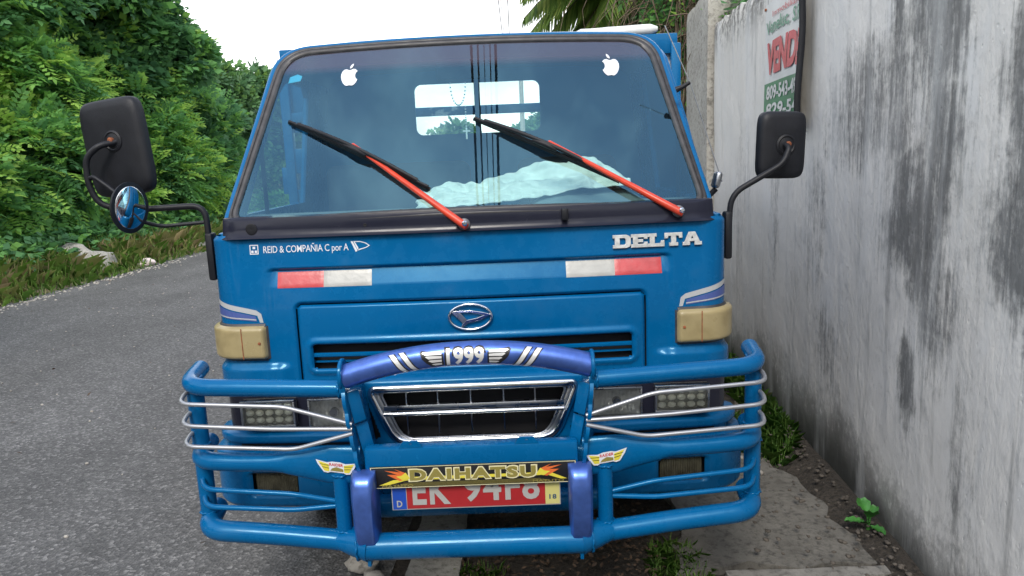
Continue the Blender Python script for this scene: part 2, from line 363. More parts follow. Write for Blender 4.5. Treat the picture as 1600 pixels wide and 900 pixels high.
def sheet(name, P, m, z, kind='structure', nx=1, ny=1, hf=None):
    """P: four corners (x,y) counter-clockwise"""
    V = []; F = []
    for j in range(ny+1):
        for i in range(nx+1):
            u, t = i/nx, j/ny
            x = (P[0][0]*(1-u)+P[1][0]*u)*(1-t)+(P[3][0]*(1-u)+P[2][0]*u)*t; y = (P[0][1]*(1-u)+P[1][1]*u)*(1-t)+(P[3][1]*(1-u)+P[2][1]*u)*t
            V.append((x, y, z+(hf(x, y) if hf else 0)))
    for j in range(ny):
        for i in range(nx):
            a = j*(nx+1)+i; F.append((a, a+1, a+nx+2, a+nx+1))
    o = mesh_obj(name, V, F, m, None, 60); o['kind'] = kind; return o
def strip(x0, x1, y0, y1): return [(x0+WK*y0, y0), (x1+WK*y0, y0), (x1+WK*y1, y1), (x0+WK*y1, y1)]
sheet('ground', [(-400, -300), (400, -300), (400, 900), (-400, 900)], VERGE, -.06)
sheet('road', strip(-6.45, -.36, -30, 120), ASPHALT, 0.0, ny=150, nx=8, hf=lambda x, y: .012*fbm(x*.6, y*.6))
def vergeh(x, y):
    d = -6.45+WK*y-x; return max(0, d)*.10+.05*fbm(x*1.2, y*1.2)+.02 if d > .1 else -.02+.04*max(0, d)
sheet('grass_verge', strip(-26, -6.30, -6, 90), VERGE, -.01, nx=60, ny=200, hf=vergeh)
sheet('soil_strip', strip(-.40, 1.62, -12, 40), SOIL, -.012, nx=60, ny=300, hf=lambda x, y: .016*fbm(x*5, y*5)+.05*sstep(1.28, 1.5, x-WK*y))
# concrete apron on the wall side of the truck, with its paler border
def slab(name, P, z0, z1, m, kind='structure', seed=0, jag=.03):
    out = []; n = len(P)
    for i in range(n):
        a = Vector(P[i]); b = Vector(P[(i+1) % n]); k = max(2, int((b-a).length/.05))
        for j in range(k):
            p = a.lerp(b, j/k); out.append((p.x+jag*fbm(p.x*6+seed, p.y*6), p.y+jag*fbm(p.x*6, p.y*6+9+seed)))
    V, F = g_fill([out], (z1-z0)/2)
    V = [(x, y, z+(z0+z1)/2) for x, y, z in V]
    o = mesh_obj(name, V, F, m, None, 30); o['kind'] = kind; return o
slab('concrete_apron', [(.72, .03), (1.44, .03), (1.40, .55), (1.30, 1.15), (.98, 1.25), (.80, .75)], -.05, .018, CONC, jag=.07)
slab('apron_border', [(.86, -.05), (1.47, -.05), (1.47, .008), (.86, .008)], -.05, .022, concrete('border_concrete', (.15, .145, .13), (.26, .25, .23), False), jag=.012)
slab('roadside_slab', [(.62, -1.6), (1.40, -1.6), (1.44, -.09), (.84, -.09)], -.05, .012, CONC, seed=4)
slab('paving_slab', [(.05, .95), (.70, .95), (.66, 1.9), (.10, 1.9)], -.05, .012, CONC, seed=2)
for i, (y0, y1, dx, z) in enumerate([(-1.25, -.42, 0, .03), (-.40, .17, .01, .03), (.20, .62, -.01, .025), (.66, 1.3, .01, .03), (1.34, 2.1, 0, .028), (2.14, 3.0, .01, .03)]):
    o = slab('kerb_stone', [(-.30+dx+WK*y0, y0), (-.11+dx+WK*y0, y0), (-.11+dx+WK*y1, y1), (-.30+dx+WK*y1, y1)], -.06, z, CONC2, seed=i, jag=.012)
    del o['kind']; tag(o, ['pale concrete kerb stone in front of the bull bar', 'pale concrete kerb stone directly under the bull bar', 'short kerb stone behind the one under the bull bar', 'kerb stone between the front wheels of the truck', 'kerb stone under the back of the cab', 'kerb stone under the front of the cargo bed'][i], 'kerb', 'kerb stones beside the soil strip')

# wall -------------------------------------------------------------
q = NM('stained_plaster'); pos = q.xyz(); Yw, Zw = pos[1], pos[2]
v = q.vec(); vs = q.vec((1, 7.0, .55)); vs2 = q.vec((1, 22, 1.1))
a = q.noise(v, 1.1, 6, .6); b = q.noise(v, 20, 6, .7); st = q.noise(vs, 1.5, 6, .62, .25); st2 = q.noise(vs2, 1.2, 6, .65, .3); wisp = q.noise(q.vec((1, 1.6, .8)), 2.6, 6, .62, .1)
base = q.ramp(a, [(.25, (.58, .555, .515)), (.5, (.69, .668, .632)), (.75, (.77, .75, .72))])
base = q.mix(q.rng(wisp, .52, .72, 0, .55), base, (.70, .705, .705))
base = q.mix(q.rng(b, .5, .75, 0, .25), base, (.30, .30, .29))
warm = q.rng(Yw, .9, 2.6, 0, .5); base = q.mix(warm, base, (.56, .53, .475))
def blob(y, z, ry, rz, k=1.0):
    dy = q.math('DIVIDE', q.math('SUBTRACT', Yw, y), ry); dz = q.math('DIVIDE', q.math('SUBTRACT', Zw, z), rz)
    d = q.math('SQRT', q.math('ADD', q.math('MULTIPLY', dy, dy), q.math('MULTIPLY', dz, dz)))
    return q.rng(d, .25, 1.25, k, 0)
tot = None
wob = q.noise(q.vec((1, 2.2, .7), (0, 7, 0)), 2.0, 5, .6); wobz = q.noise(q.vec((1, 1, 1), (0, 1, 5)), 3.0, 5, .6)
Y0_, Z0_ = Yw, Zw
Yw = q.math('ADD', Yw, q.math('MULTIPLY', q.math('SUBTRACT', wob, .5), .35)); Zw = q.math('ADD', Zw, q.math('MULTIPLY', q.math('SUBTRACT', wobz, .5), .55))
for bl in [(.03, 1.95, .30, .62, 1.0), (-.03, 1.50, .22, .42, 1.0), (.36, 1.98, .10, .40, .95), (.66, 1.62, .46, .36, .80), (.15, 1.22, .34, .36, 1.0), (-.05, 1.00, .2, .36, .75),
           (-.44, 1.66, .16, .40, 1.0), (-.46, 1.22, .26, .40, 1.0), (.12, .64, .10, .30, 1.0), (.86, .60, .26, .36, .65), (1.10, 1.2, .18, .45, .62), (.32, 1.66, .24, .5, .8), (-1.0, 1.5, .4, .7, .95), (-1.9, 1.3, .5, .8, .95), (1.75, 1.1, .16, .6, .5), (2.5, 1.2, .3, .8, .5), (-.25, .55, .16, .35, .5)]:
    x = blob(*bl); tot = x if tot is None else q.math('MAXIMUM', tot, x)
Yw, Zw = Y0_, Z0_
st3 = q.noise(q.vec((1, 40, 2.4), (0, 2, 4)), 1.2, 8, .75, .15); sp_ = q.noise(q.vec((1, 1.5, .8)), 38, 5, .75)
sv = q.math('ADD', q.math('MULTIPLY', tot, .40), q.math('ADD', q.math('MULTIPLY', st, .34), q.math('ADD', q.math('MULTIPLY', st2, .30), q.math('MULTIPLY', st3, .22))))
sv = q.math('ADD', sv, q.math('MULTIPLY', q.math('SUBTRACT', b, .5), .30)); sv = q.math('ADD', sv, q.math('MULTIPLY', q.math('SUBTRACT', st3, .5), .35)); sv = q.math('ADD', sv, q.math('MULTIPLY', q.math('SUBTRACT', sp_, .5), .28)); stain = q.rng(sv, .54, .86, 0, .95)
col_ = q.mix(stain, base, q.ramp(st3, [(.3, (.060, .061, .060)), (.7, (.20, .20, .196))]))
faint = q.math('MULTIPLY', q.rng(st, .54, .70, 0, .5), q.rng(st3, .38, .58)); col_ = q.mix(faint, col_, (.20, .20, .196))
strk = q.rng(q.noise(q.vec((1, 30, .8), (0, 3, 1)), 1.3, 5, .6, .2), .66, .74, 0, .65); col_ = q.mix(strk, col_, (.085, .086, .085))
# damp, mouldy foot and grimy top edge
foot = q.rng(q.math('ADD', Zw, q.math('MULTIPLY', q.math('SUBTRACT', a, .5), .6)), .02, .52, 1, 0)
ft = q.math('MULTIPLY', foot, q.rng(q.math('ADD', q.math('ADD', q.math('MULTIPLY', b, .6), q.math('MULTIPLY', sp_, .4)), q.math('MULTIPLY', foot, .34)), .48, .72)); col_ = q.mix(ft, col_, (.048, .049, .043))
topm = q.math('MULTIPLY', q.rng(Zw, 2.12, 2.42), q.rng(q.math('ADD', st, b), .92, 1.12)); col_ = q.mix(topm, col_, (.10, .095, .085))
veil = q.rng(q.noise(q.vec((1, 5, .5), (0, 5, 2)), 1.4, 5, .6, .3), .48, .68, 0, .45); col_ = q.mix(veil, col_, (.62, .62, .61))
q.base(col_); q.rough(.88); pit = q.rng(q.voro(q.vec((1, 1, .7)), 26), .06, .14); n_ = q.bump(b, .28, .008); n_ = q.bump(q.math('MULTIPLY', pit, q.rng(wisp, .4, .6)), .35, .008, n_); q.bump(wisp, .06, .02, n_); WALLM = q.m
def wall_mesh(name, y0, y1, ztop, m, parent=None, thick=.20, off=0.0, dy=.05, dz=.05, topn=.05, seed=0):
    ny = max(4, int((y1-y0)/dy)); nz = int(ztop/dz); V = []; F = []
    for side in (0, 1):
        for j in range(ny+1):
            y = y0+(y1-y0)*j/ny; zt = ztop+topn*fbm(y*2.3, 3+seed)+topn*.5*fbm(y*9, 8+seed)
            for i in range(nz+1):
                z = -.15+(zt+.15)*i/nz; e = (.008*fbm(y*.8, z*.8, seed)+.0015*fbm(y*5, z*5, seed)) if side == 0 else 0
                if side == 0 and i == nz: e += .012
                V.append((wallx(y)-off+e+side*thick, y, z))
    W = nz+1; B = (ny+1)*W
    for j in range(ny):
        for i in range(nz):
            a = j*W+i; F.append((a, a+1, a+W+1, a+W)); a += B; F.append((a, a+W, a+W+1, a+1))
        a = j*W+nz; F.append((a, B+a, B+a+W, a+W))
    for i in range(nz):
        for j in (0, ny):
            a = j*W+i; f = (a, B+a, B+a+1, a+1); F.append(f if j == 0 else f[::-1])
    return mesh_obj(name, V, F, m, parent, 60)
tag(wall_mesh('plaster_wall', -9, 3.36, 2.42, WALLM), 'tall grey plastered wall with black mould streaks beside the truck', 'wall')
PILLM = concrete('pillar_plaster', (.30, .285, .25), (.45, .43, .385), False)
pil = wall_mesh('wall_pillar', 3.39, 4.25, 2.66, PILLM, None, .34, .05, .06, .06, .06, 5)
tag(pil, 'weathered beige plaster end pillar of the wall with a broken top', 'pillar')

# ------------------------------------------------------------------ the truck
truck = tag(empty('truck'), 'blue cab-over flatbed truck with tubular bull bar and red wiper arms parked beside wall', 'truck')
W_, RC = .875, .095; AF = W_-RC; ARC = RC*math.pi/2
def fbase(s):
    """front surface of the cab in plan: arc position s -> x, y, outward normal"""
    a = abs(s); sg = 1 if s >= 0 else -1
    if a <= AF: return s, .028*(a/AF)**2, 0.0, -1.0
    if a <= AF+ARC:
        t = (a-AF)/RC; return sg*(AF+RC*math.sin(t)), .028+RC*(1-math.cos(t)), sg*math.sin(t), -math.cos(t)
    return sg*W_, .028+RC+(a-AF-ARC), sg*1.0, 0.0
def lean(z): return .035*sstep(.95, 1.32, z)
FLAPX, FLAPZ = .5875, 1.045
def fdepth(s, z):
    """pressed shape of the front panel, positive = inwards"""
    a = abs(s); d = 0.0
    inn = 1-sstep(.645, .685, a)
    if z > 1.158: p = .014*(1-sstep(1.158, 1.170, z))
    elif z > 1.104: p = .014*(z-1.104)/.054
    else: p = 0
    d += inn*p + (.004*(1-sstep(.66, .69, a)) if z <= 1.158 else 0)
    d -= .016*(1-sstep(.822, .852, z))*sstep(.60, .66, a)
    d += .010*sstep(1.266, 1.282, z)
    return d
def PF(s, z, off=0.0, dep=True):
    x, y, nx, ny = fbase(s); o = off-(fdepth(s, z) if dep else 0); k = 1 if abs(s) < AF else max(0, 1-(abs(s)-AF)/ARC)
    return Vector((x+nx*o, y+ny*o+lean(z)*k, z))
def fgrid(S, Z, mask, off=None, dep=True):
    V = []; F = []; idx = {}
    def vid(i, j):
        if (i, j) not in idx: idx[(i, j)] = len(V); V.append(PF(S[i], Z[j], off(S[i], Z[j]) if off else 0.0, dep))
        return idx[(i, j)]
    for i in range(len(S)-1):
        for j in range(len(Z)-1):
            if mask((S[i]+S[i+1])/2, (Z[j]+Z[j+1])/2): F.append((vid(i, j), vid(i+1, j), vid(i+1, j+1), vid(i, j+1)))
    return V, F
def lin(a, b, d): n = max(1, round((b-a)/d)); return [a+(b-a)*k/n for k in range(n+1)]
SS = sorted(set([round(x, 5) for x in lin(-1.02, -.70, .012)+lin(-.70, .70, .005)+lin(.70, 1.02, .012)]))
ZZ = lin(.757, 1.281, .004)
def flapsd(s, z): return rrect(s, z, -FLAPX, FLAPX, .60, FLAPZ, .022)
V, F = fgrid(SS, ZZ, lambda s, z: flapsd(s, z) > .001, lambda s, z: -.010*(1-sstep(.0, .009, flapsd(s, z))))
cabf = mesh_obj('cab_front', V, F, PAINT, truck, 60)
SLOT = (-.541, .541, .822, .905)
def slotsd(s, z): return rrect(s, z, *SLOT, .014)
def flapoff(s, z):
    e = -flapsd(s, z); k = -.010*(1-sstep(.003, .011, e)); q_ = slotsd(s, z)
    return k+.007*sstep(.0, .006, q_)*(1-sstep(.012, .030, q_))-.004*(1-sstep(0, .005, q_))
V, F = fgrid([s for s in SS if abs(s) <= FLAPX+.001], lin(.757, FLAPZ, .004), lambda s, z: flapsd(s, z) < -.003 and slotsd(s, z) > .0, flapoff)
flap = mesh_obj('service_flap', V, F, PAINT, truck, 60)
V, F = fgrid(lin(-.61, .61, .03), lin(.757, 1.07, .03), lambda s, z: True, lambda s, z: -.045)
mesh_obj('flap_backing', V, F, VOID, cabf)
V, F = fgrid(lin(-.56, .56, .03), [.858, .862, .870, .874], lambda s, z: True, lambda s, z: -.006 if .86 < z < .872 else -.012)
mesh_obj('intake_slat', V, F, PAINT, flap)
V, F = fgrid(lin(-.56, .56, .03), [.836, .838, .842, .844], lambda s, z: True, lambda s, z: -.020 if .837 < z < .843 else -.028)
mesh_obj('intake_slat', V, F, PAINT, flap)
def patch(name, s0, s1, z0, z1, th, rad, m, parent, ds=.008, dz=.008, shape=None, cr=.012, dep=True, base=0.0):
    """raised pad that follows the front of the cab, edges rolled down"""
    def off(s, z):
        e = -rrect(s, z, s0, s1, z0, z1, cr); t = min(1, max(0, e/rad)); return base+th*math.sqrt(max(0, 1-(1-t)**2))+.0006
    V, F = fgrid(lin(s0, s1, ds), lin(z0, z1, dz), lambda s, z: rrect(s, z, s0, s1, z0, z1, cr) < .001, off, dep)
    return mesh_obj(name, V, F, m, parent, 60)
def decal(name, V, F, m, parent, off=.0016, maxlen=.03, fn=None):
    V, F = subdiv(V, F, maxlen); f = fn or (lambda x, z, o: PF(x, z, o))
    return mesh_obj(name, [f(x, y, off+z) for x, y, z in V], F, m, parent, 0)
# reflective tapes
for sg in (-1, 1):
    lo_, mi_, hi_ = (.325, .488, .646)
    a, b = (lo_, mi_) if sg > 0 else (-mi_, -lo_); patch('white_reflective_tape', a, b, 1.101, 1.153, .0015, .002, WTAPE, truck, cr=.001)
    a, b = (mi_, hi_) if sg > 0 else (-hi_, -mi_); patch('red_reflective_tape', a, b, 1.101, 1.153, .0015, .002, RTAPE, truck, cr=.001)
    # indicator lamp round the corner, with its lens seam
    a, b = (.690, .945) if sg > 0 else (-.945, -.690)
    ind = patch('indicator_lamp', a, b, .862, .980, .026, .016, BEIGE, truck, .006, .006, cr=.016)
    xs = .770*sg; V, F = fgrid(sorted([xs, xs+.0035*sg]), lin(.868, .974, .01), lambda s, z: True, lambda s, z: .0272); mesh_obj('lens_seam', V, F, RUST, ind)
    patch('lamp_gasket', a-.004, b+.004, .856, .985, .008, .004, RUBBER, ind, .008, .008, cr=.018)
    p = PF(.712*sg, .922, .027); lathe('lens_screw', [(.005, 0), (.005, .002), (0, .003)], RUST, ind, 10, 'y', p)
    # corner flash decal
    o_ = [(.700, .988), (.712, .988), (.720, 1.012), (.905, 1.055), (.905, 1.072), (.722, 1.030), (.706, 1.018)]
    i_ = [(.722, .992), (.905, 1.012), (.905, 1.050), (.726, 1.010)]
    i2 = [(.724, .994), (.905, .999), (.905, 1.004), (.724, .999)]
    for P_, m_, off_ in ((o_, DECW, .0014), (i_, DECP, .0016), ([(.724, .996), (.905, 1.014), (.905, 1.018), (.724, 1.0)], DECW, .0022)):
        V, F = g_fill([[(x*sg, z) for x, z in P_]]); decal('corner_flash_decal', V, F, m_, truck, off_, .02)
# nameplate D E L T A, one part per letter
LET = {'D': ([(0, 0), (1, 0), (1.22, .1), (1.3, .25), (1.3, .75), (1.22, .9), (1, 1), (0, 1), (0, .80), (.15, .80), (.15, .20), (0, .20)], [(.47, .2), (.47, .8), (.86, .8), (.97, .7), (.97, .3), (.86, .2)]),
       'E': ([(0, 0), (1.2, 0), (1.2, .36), (1.0, .36), (.95, .2), (.47, .2), (.47, .41), (.86, .41), (.86, .59), (.47, .59), (.47, .8), (.95, .8), (1.0, .66), (1.2, .66), (1.2, 1), (0, 1), (0, .80), (.15, .80), (.15, .2), (0, .2)],),
       'L': ([(0, 0), (1.2, 0), (1.2, .42), (1.0, .42), (.95, .2), (.47, .2), (.47, .80), (.62, .80), (.62, 1), (0, 1), (0, .80), (.15, .80), (.15, .2), (0, .2)],),
       'T': ([(.35, 0), (.97, 0), (.97, .2), (.82, .2), (.82, .8), (1.06, .8), (1.1, .62), (1.3, .62), (1.3, 1), (0, 1), (0, .62), (.2, .62), (.24, .8), (.5, .8), (.5, .2), (.35, .2)],),
       'A': ([(0, 0), (.5, 0), (.5, .2), (.44, .2), (.48, .3), (.92, .3), (.96, .2), (.9, .2), (.9, 0), (1.4, 0), (1.4, .2), (1.28, .2), (.93, 1), (.47, 1), (.12, .2), (0, .2)], [(.56, .46), (.84, .46), (.7, .80)])}
plate = None; xx = 0; tw = 1.3+1.2+1.2+1.3+1.4+4*.07
badge = empty('nameplate', (0, 0, 0), truck)
for ch in 'DELTA':
    P_ = LET[ch]; k = .296/tw; V, F = g_fill([list(p) for p in P_], .0)
    wd = max(x for x, _ in P_[0]); V2, F2 = g_fill([list(p) for p in P_], .04, .035)
    V2 = [(.484+(xx+x)*k, 1.192+y*.041, max(0, z*.06+.004)) for x, y, z in V2]
    decal('letter', V2, F2, mat('badge_plastic', (.62, .62, .60), .3, .2, var=.3, vscale=50) if ch == 'D' else bpy.data.materials['badge_plastic'], badge, .001, .5)
    xx += wd+.07
# dealer's lettering
V, F = g_text('REID & COMPAÑIA C por A', 1, 0, .004, 1, .96); V = fit(V, -.686, -.396, 1.213, 1.249); decal('dealer_lettering', V, F, WVINYL, truck, .0014, .2)
sq = [[(-.733, 1.217), (-.699+-.004, 1.217), (-.703, 1.249), (-.733, 1.249)], [(-.730, 1.220), (-.706, 1.220), (-.706, 1.246), (-.730, 1.246)], [(-.7225, 1.235), (-.7135, 1.235), (-.7135, 1.243), (-.7225, 1.243)], [(-.728, 1.222), (-.720, 1.222), (-.720, 1.230), (-.728, 1.230)], [(-.716, 1.222), (-.708, 1.222), (-.708, 1.230), (-.716, 1.230)]]
V, F = g_fill(sq); decal('dealer_mark', V, F, WVINYL, truck, .0014, .2)
def swoosh(x0, z0, w_, h_):
    def T(P): return [(x0+x*w_, z0+y*h_) for x, y in P]
    return [T([(0, 1), (.10, 1), (.34, .12), (.24, .0)]), T([(.14, 1), (.5, .98), (.8, .82), (1, .55), (.8, .35), (.45, .18), (.38, .12), (.36, .2), (.46, .28), (.78, .42), (.92, .56), (.76, .76), (.5, .9), (.22, .92), (.40, .34), (.36, .2), (.33, .24)])]
V, F = g_fill(swoosh(-.388, 1.214, .064, .036)); decal('dealer_swoosh', V, F, WVINYL, truck, .0014, .2)
# oval emblem
def oval(cx, cz, a, b, n=40): return [(cx+a*math.cos(2*math.pi*k/n), cz+b*math.sin(2*math.pi*k/n)) for k in range(n)]
EY = PF(0, .986, .0).y
emb = empty('emblem', (0, 0, 0), truck)
ring = [Vector((x, EY-.008, z)) for x, z in oval(0, .986, .071, .043, 48)]
V, F = g_tube(ring, [(.006, .0045)]*48, 10, closed=True, up=(0, -1, 0)); mesh_obj('emblem_ring', V, F, CHROME, emb, 60)
S1 = [(-.062, .018), (-.040, .018), (-.012, -.012), (-.024, -.020)]
S2 = [(-.052, .020), (.0, .021), (.040, .014), (.066, .006), (.030, -.012), (-.008, -.020), (-.030, -.034), (-.026, -.024), (-.012, -.012), (.020, -.006), (.050, .004), (.030, .010), (.0, .016), (-.040, .016)]
for nm, P_ in (('emblem_bar', S1), ('emblem_wing', S2)):
    V, F = g_fill([P_], .003, .0015); mesh_obj(nm, [(x, EY-.008-z, .986+y) for x, y, z in V], F, CHROMED if nm == 'emblem_bar' else CHROME, emb, 30)

# --- headlamp band, lamps, lip, bumper
def lamp_led(x0, x1, z0, z1, sg):
    root = empty('led_headlamp', (0, 0, 0), truck); yb = PF((x0+x1)/2*sg, .68, .012).y
    cx, cz, wd, ht = (x0+x1)/2*sg, (z0+z1)/2, x1-x0, z1-z0
    fr = MB()
    for c, d in (((cx, yb-.008, z1-.004), (wd, .03, .008)), ((cx, yb-.008, z0+.004), (wd, .03, .008)), ((cx-wd/2+.004, yb-.008, cz), (.008, .028, ht-.016)), ((cx+wd/2-.004, yb-.008, cz), (.008, .028, ht-.016))): fr.add(*g_box(c, d, .002))
    fr.build('lamp_frame', CHROMED, root); box('lamp_back', (cx, yb+.008, cz), (wd-.004, .01, ht-.004), LEDBACK, root)
    nx_, nz_ = 5, 3; pw, ph = (wd-.020)/nx_, (ht-.020)/nz_
    V0, F0 = [], []
    for r_, h_ in ((.46, 0), (.42, -.45), (.28, -.85), (.10, -1.0)):
        for k in range(8): t_ = 2*math.pi*(k+.5)/8; V0.append((r_*math.cos(t_), h_, r_*math.sin(t_)))
    for i_ in range(3):
        for k in range(8): F0.append((i_*8+k, (i_+1)*8+k, (i_+1)*8+(k+1) % 8, i_*8+(k+1) % 8))
    F0.append(tuple(24+k for k in range(8)))
    me = None
    for i in range(nx_):
        for j in range(nz_):
            loc = (cx-wd/2+.010+pw*(i+.5), yb-.004, z0+.010+ph*(j+.5))
            if me is None:
                o = mesh_obj('led_reflector', [(a*pw, b*.012, c*ph) for a, b, c in V0], F0, LEDCUP, root, 0); me = o.data
            else: o = link(bpy.data.objects.new('led_reflector', me), root)
            o.location = loc
    V, F = g_box((cx, yb-.022, cz), (wd-.018, .002, ht-.018)); mesh_obj('lamp_lens', V, F, GLASS_LAMP, root)
LEDBACK = mat('led_back', (.30, .29, .23), .35, .2); LEDCUP = mat('led_cup', (.88, .86, .74), .15, .0, 0.8)
REFL = mat('lamp_reflector', (.84, .84, .81), .25, .2, 0.4, var=.35, vscale=22, bump=.6, bscale=45)
def lamp_clear(x0, x1, z0, z1, sg):
    root = empty('clear_headlamp', (0, 0, 0), truck); yb = PF((x0+x1)/2*sg, .68, .012).y; cx, cz, wd, ht = (x0+x1)/2*sg, (z0+z1)/2, x1-x0, z1-z0
    fr = MB()
    for c, d in (((cx, yb-.004, z1-.003), (wd, .024, .006)), ((cx, yb-.004, z0+.003), (wd, .024, .006)), ((cx-wd/2+.003, yb-.004, cz), (.006, .022, ht-.012)), ((cx+wd/2-.003, yb-.004, cz), (.006, .022, ht-.012))): fr.add(*g_box(c, d, .0015))
    fr.build('lamp_frame', CHROMED, root)
    V = []; F = []; n, m_ = 26, 14
    for i in range(n+1):
        for j in range(m_+1):
            u, t = i/n*2-1, j/m_*2-1; V.append((cx+u*(wd/2-.004), yb+.045*(1-.8*u*u)*(1-.6*t*t)-.004+.0015*(i % 2), cz+t*(ht/2-.004)))
    for i in range(n):
        for j in range(m_): a = i*(m_+1)+j; F.append((a, a+m_+1, a+m_+2, a+1))
    mesh_obj('lamp_reflector', V, F, REFL, root, 20)
    lathe('bulb_shield', [(.0, .0), (.012, .002), (.016, .012), (.014, .03)], CHROMED, root, 16, 'y', (cx, yb+.02, cz))
    V = []; F = []; n = 48
    for i in range(n+1):
        x = cx-wd/2+.006+(wd-.012)*i/n; dy = .0012*(i % 2) if abs(i-n/2) > 8 else 0
        for z in (z0+.006, z1-.006): V.append((x, yb-.012-dy, z))
    for i in range(n): F.append((2*i, 2*i+2, 2*i+3, 2*i+1))
    mesh_obj('lamp_lens', V, F, GLASS_LAMP, root, 0)
for sg in (-1, 1):
    a, b = (.385, .955) if sg > 0 else (-.955, -.385)
    Sb = sorted(set([round(x, 4) for x in lin(a, b, .015)]+[.401*sg, .565*sg])); V, F = fgrid(Sb, [.600, .605, .61, .619, .70, .721, .75, .762, .765], lambda s, z: not (.401 < abs(s) < .565 and .619 < z < .721), lambda s, z: .003 if .606 < z < .76 else -.02, False)
    mesh_obj('headlamp_bezel', V, F, BLACKG, truck, 40)
    lamp_led(.608, .792, .634, .729, sg); lamp_clear(.398, .568, .616, .724, sg)
    o = patch('bezel_lip', a, b-.0 if sg > 0 else b, .564, .612, .040, .018, PAINT, truck, .012, .004, cr=.012, dep=False)
def fogsd(s, z): return rrect(abs(s), z, .618, .778, .392, .472, .012)
def bumoff(s, z):
    e = -rrect(s, z, -1.00, 1.00, .335, .556, .03); t = min(1, max(0, e/.03)); q_ = fogsd(s, z)
    return .062*math.sqrt(max(0, 1-(1-t)**2))-.012*(1-sstep(0, .008, q_))
V, F = fgrid(lin(-1.0, 1.0, .008), lin(.335, .556, .005), lambda s, z: fogsd(s, z) > 0, bumoff, False)
bump_ = mesh_obj('front_bumper', V, F, PAINT, truck, 60)
V, F = fgrid(lin(-.99, .99, .03), [.372, .55], lambda s, z: True, lambda s, z: -.01, False); mesh_obj('bumper_backing', V, F, VOID, bump_)
V, F = fgrid(lin(-.99, .99, .03), [.552, .57], lambda s, z: True, lambda s, z: .012, False); mesh_obj('bumper_gap', V, F, VOID, bump_)
FOGM = mat('fog_lens', (.10, .095, .065), .22, .3, .3, var=.5, vscale=30)
for sg in (-1, 1):
    V = []; F = []; n = 36
    for i in range(n+1):
        s = (.624+.146*i/n)*sg
        for z in (.398, .466): V.append(PF(s, z, .036+.003*(i % 2), False))
    for i in range(n): F.append((2*i, 2*i+2, 2*i+3, 2*i+1))
    mesh_obj('fog_lamp', V, F, FOGM, bump_, 0)
# --- grille panel
GT = [(-.335, .762), (.335, .762), (.340, .745), (.285, .612), (.262, .585), (.225, .573), (-.225, .573), (-.262, .585), (-.285, .612), (-.340, .745)]
def gpoff(s, z):
    e = -rrect(s, z, -.405, .405, .548, .805, .02); t = min(1, max(0, e/.03)); return .055*math.sqrt(max(0, 1-(1-t)**2))
TRI = [(-.372, .745), (-.362, .742), (-.318, .598), (-.330, .588), (-.352, .590)]
TRIR = [(-x, z) for x, z in TRI]
V, F = fgrid(lin(-.405, .405, .0045), lin(.548, .805, .0045), lambda s, z: not (inpoly(s, z, GT) or inpoly(s, z, TRI) or inpoly(s, z, TRIR)), gpoff, False)
gp = mesh_obj('grille_panel', V, F, PAINT, truck, 60)
box('grille_cavity', (0, .03, .676), (.79, .01, .24), VOID, gp)
gr = empty('grille', (0, 0, 0), truck); GY = -.058
def ringpath(sc, dz=0, n=5):
    c = Vector((0, 0, .668)); P = [Vector((x*sc, 0, .668+(z-.668)*sc+dz)) for x, z in GT]
    P = [(P[i]+P[(i+1) % len(P)])/2 if False else P[i] for i in range(len(P))]; out = []
    for i in range(len(P)):
        a, b, d = P[i-1], P[i], P[(i+1) % len(P)]; r = min(.016, (a-b).length*.45, (d-b).length*.45); p1 = b+(a-b).normalized()*r; p2 = b+(d-b).normalized()*r
        for k in range(n): t = k/(n-1); out.append(p1*(1-t)**2+b*2*t*(1-t)+p2*t*t)
    return out
for nm, sc, rr, y_, m_ in (('grille_surround', 1.0, (.013, .008), GY, CHROME), ('inner_surround', .955, (.014, .012), GY+.014, CHROMED), ('inner_trim', .90, (.005, .005), GY+.006, CHROMED)):
    P_ = [Vector((p.x, y_, p.z)) for p in ringpath(sc)]; V, F = g_tube(P_, [rr[::-1]]*len(P_), 12, closed=True, up=(0, -1, 0)); mesh_obj(nm, V, F, m_, gr, 60)
V, F = g_tube([(-.300, GY, .676), (.300, GY, .676)], [(.009, .008)]*2, 12, up=(0, -1, 0)); mesh_obj('grille_bar', V, F, CHROME, gr, 60)
box('grille_bar', (0, GY+.006, .696), (.60, .018, .020), CHROMED, gr, .004)
for k in (-.225, -.12, -.01, .10, .205):
    for z0, z1 in ((.705, .752), (.600, .664)): box('grille_fin', (k, GY+.02, (z0+z1)/2), (.004, .02, z1-z0), CHROMED, gr)

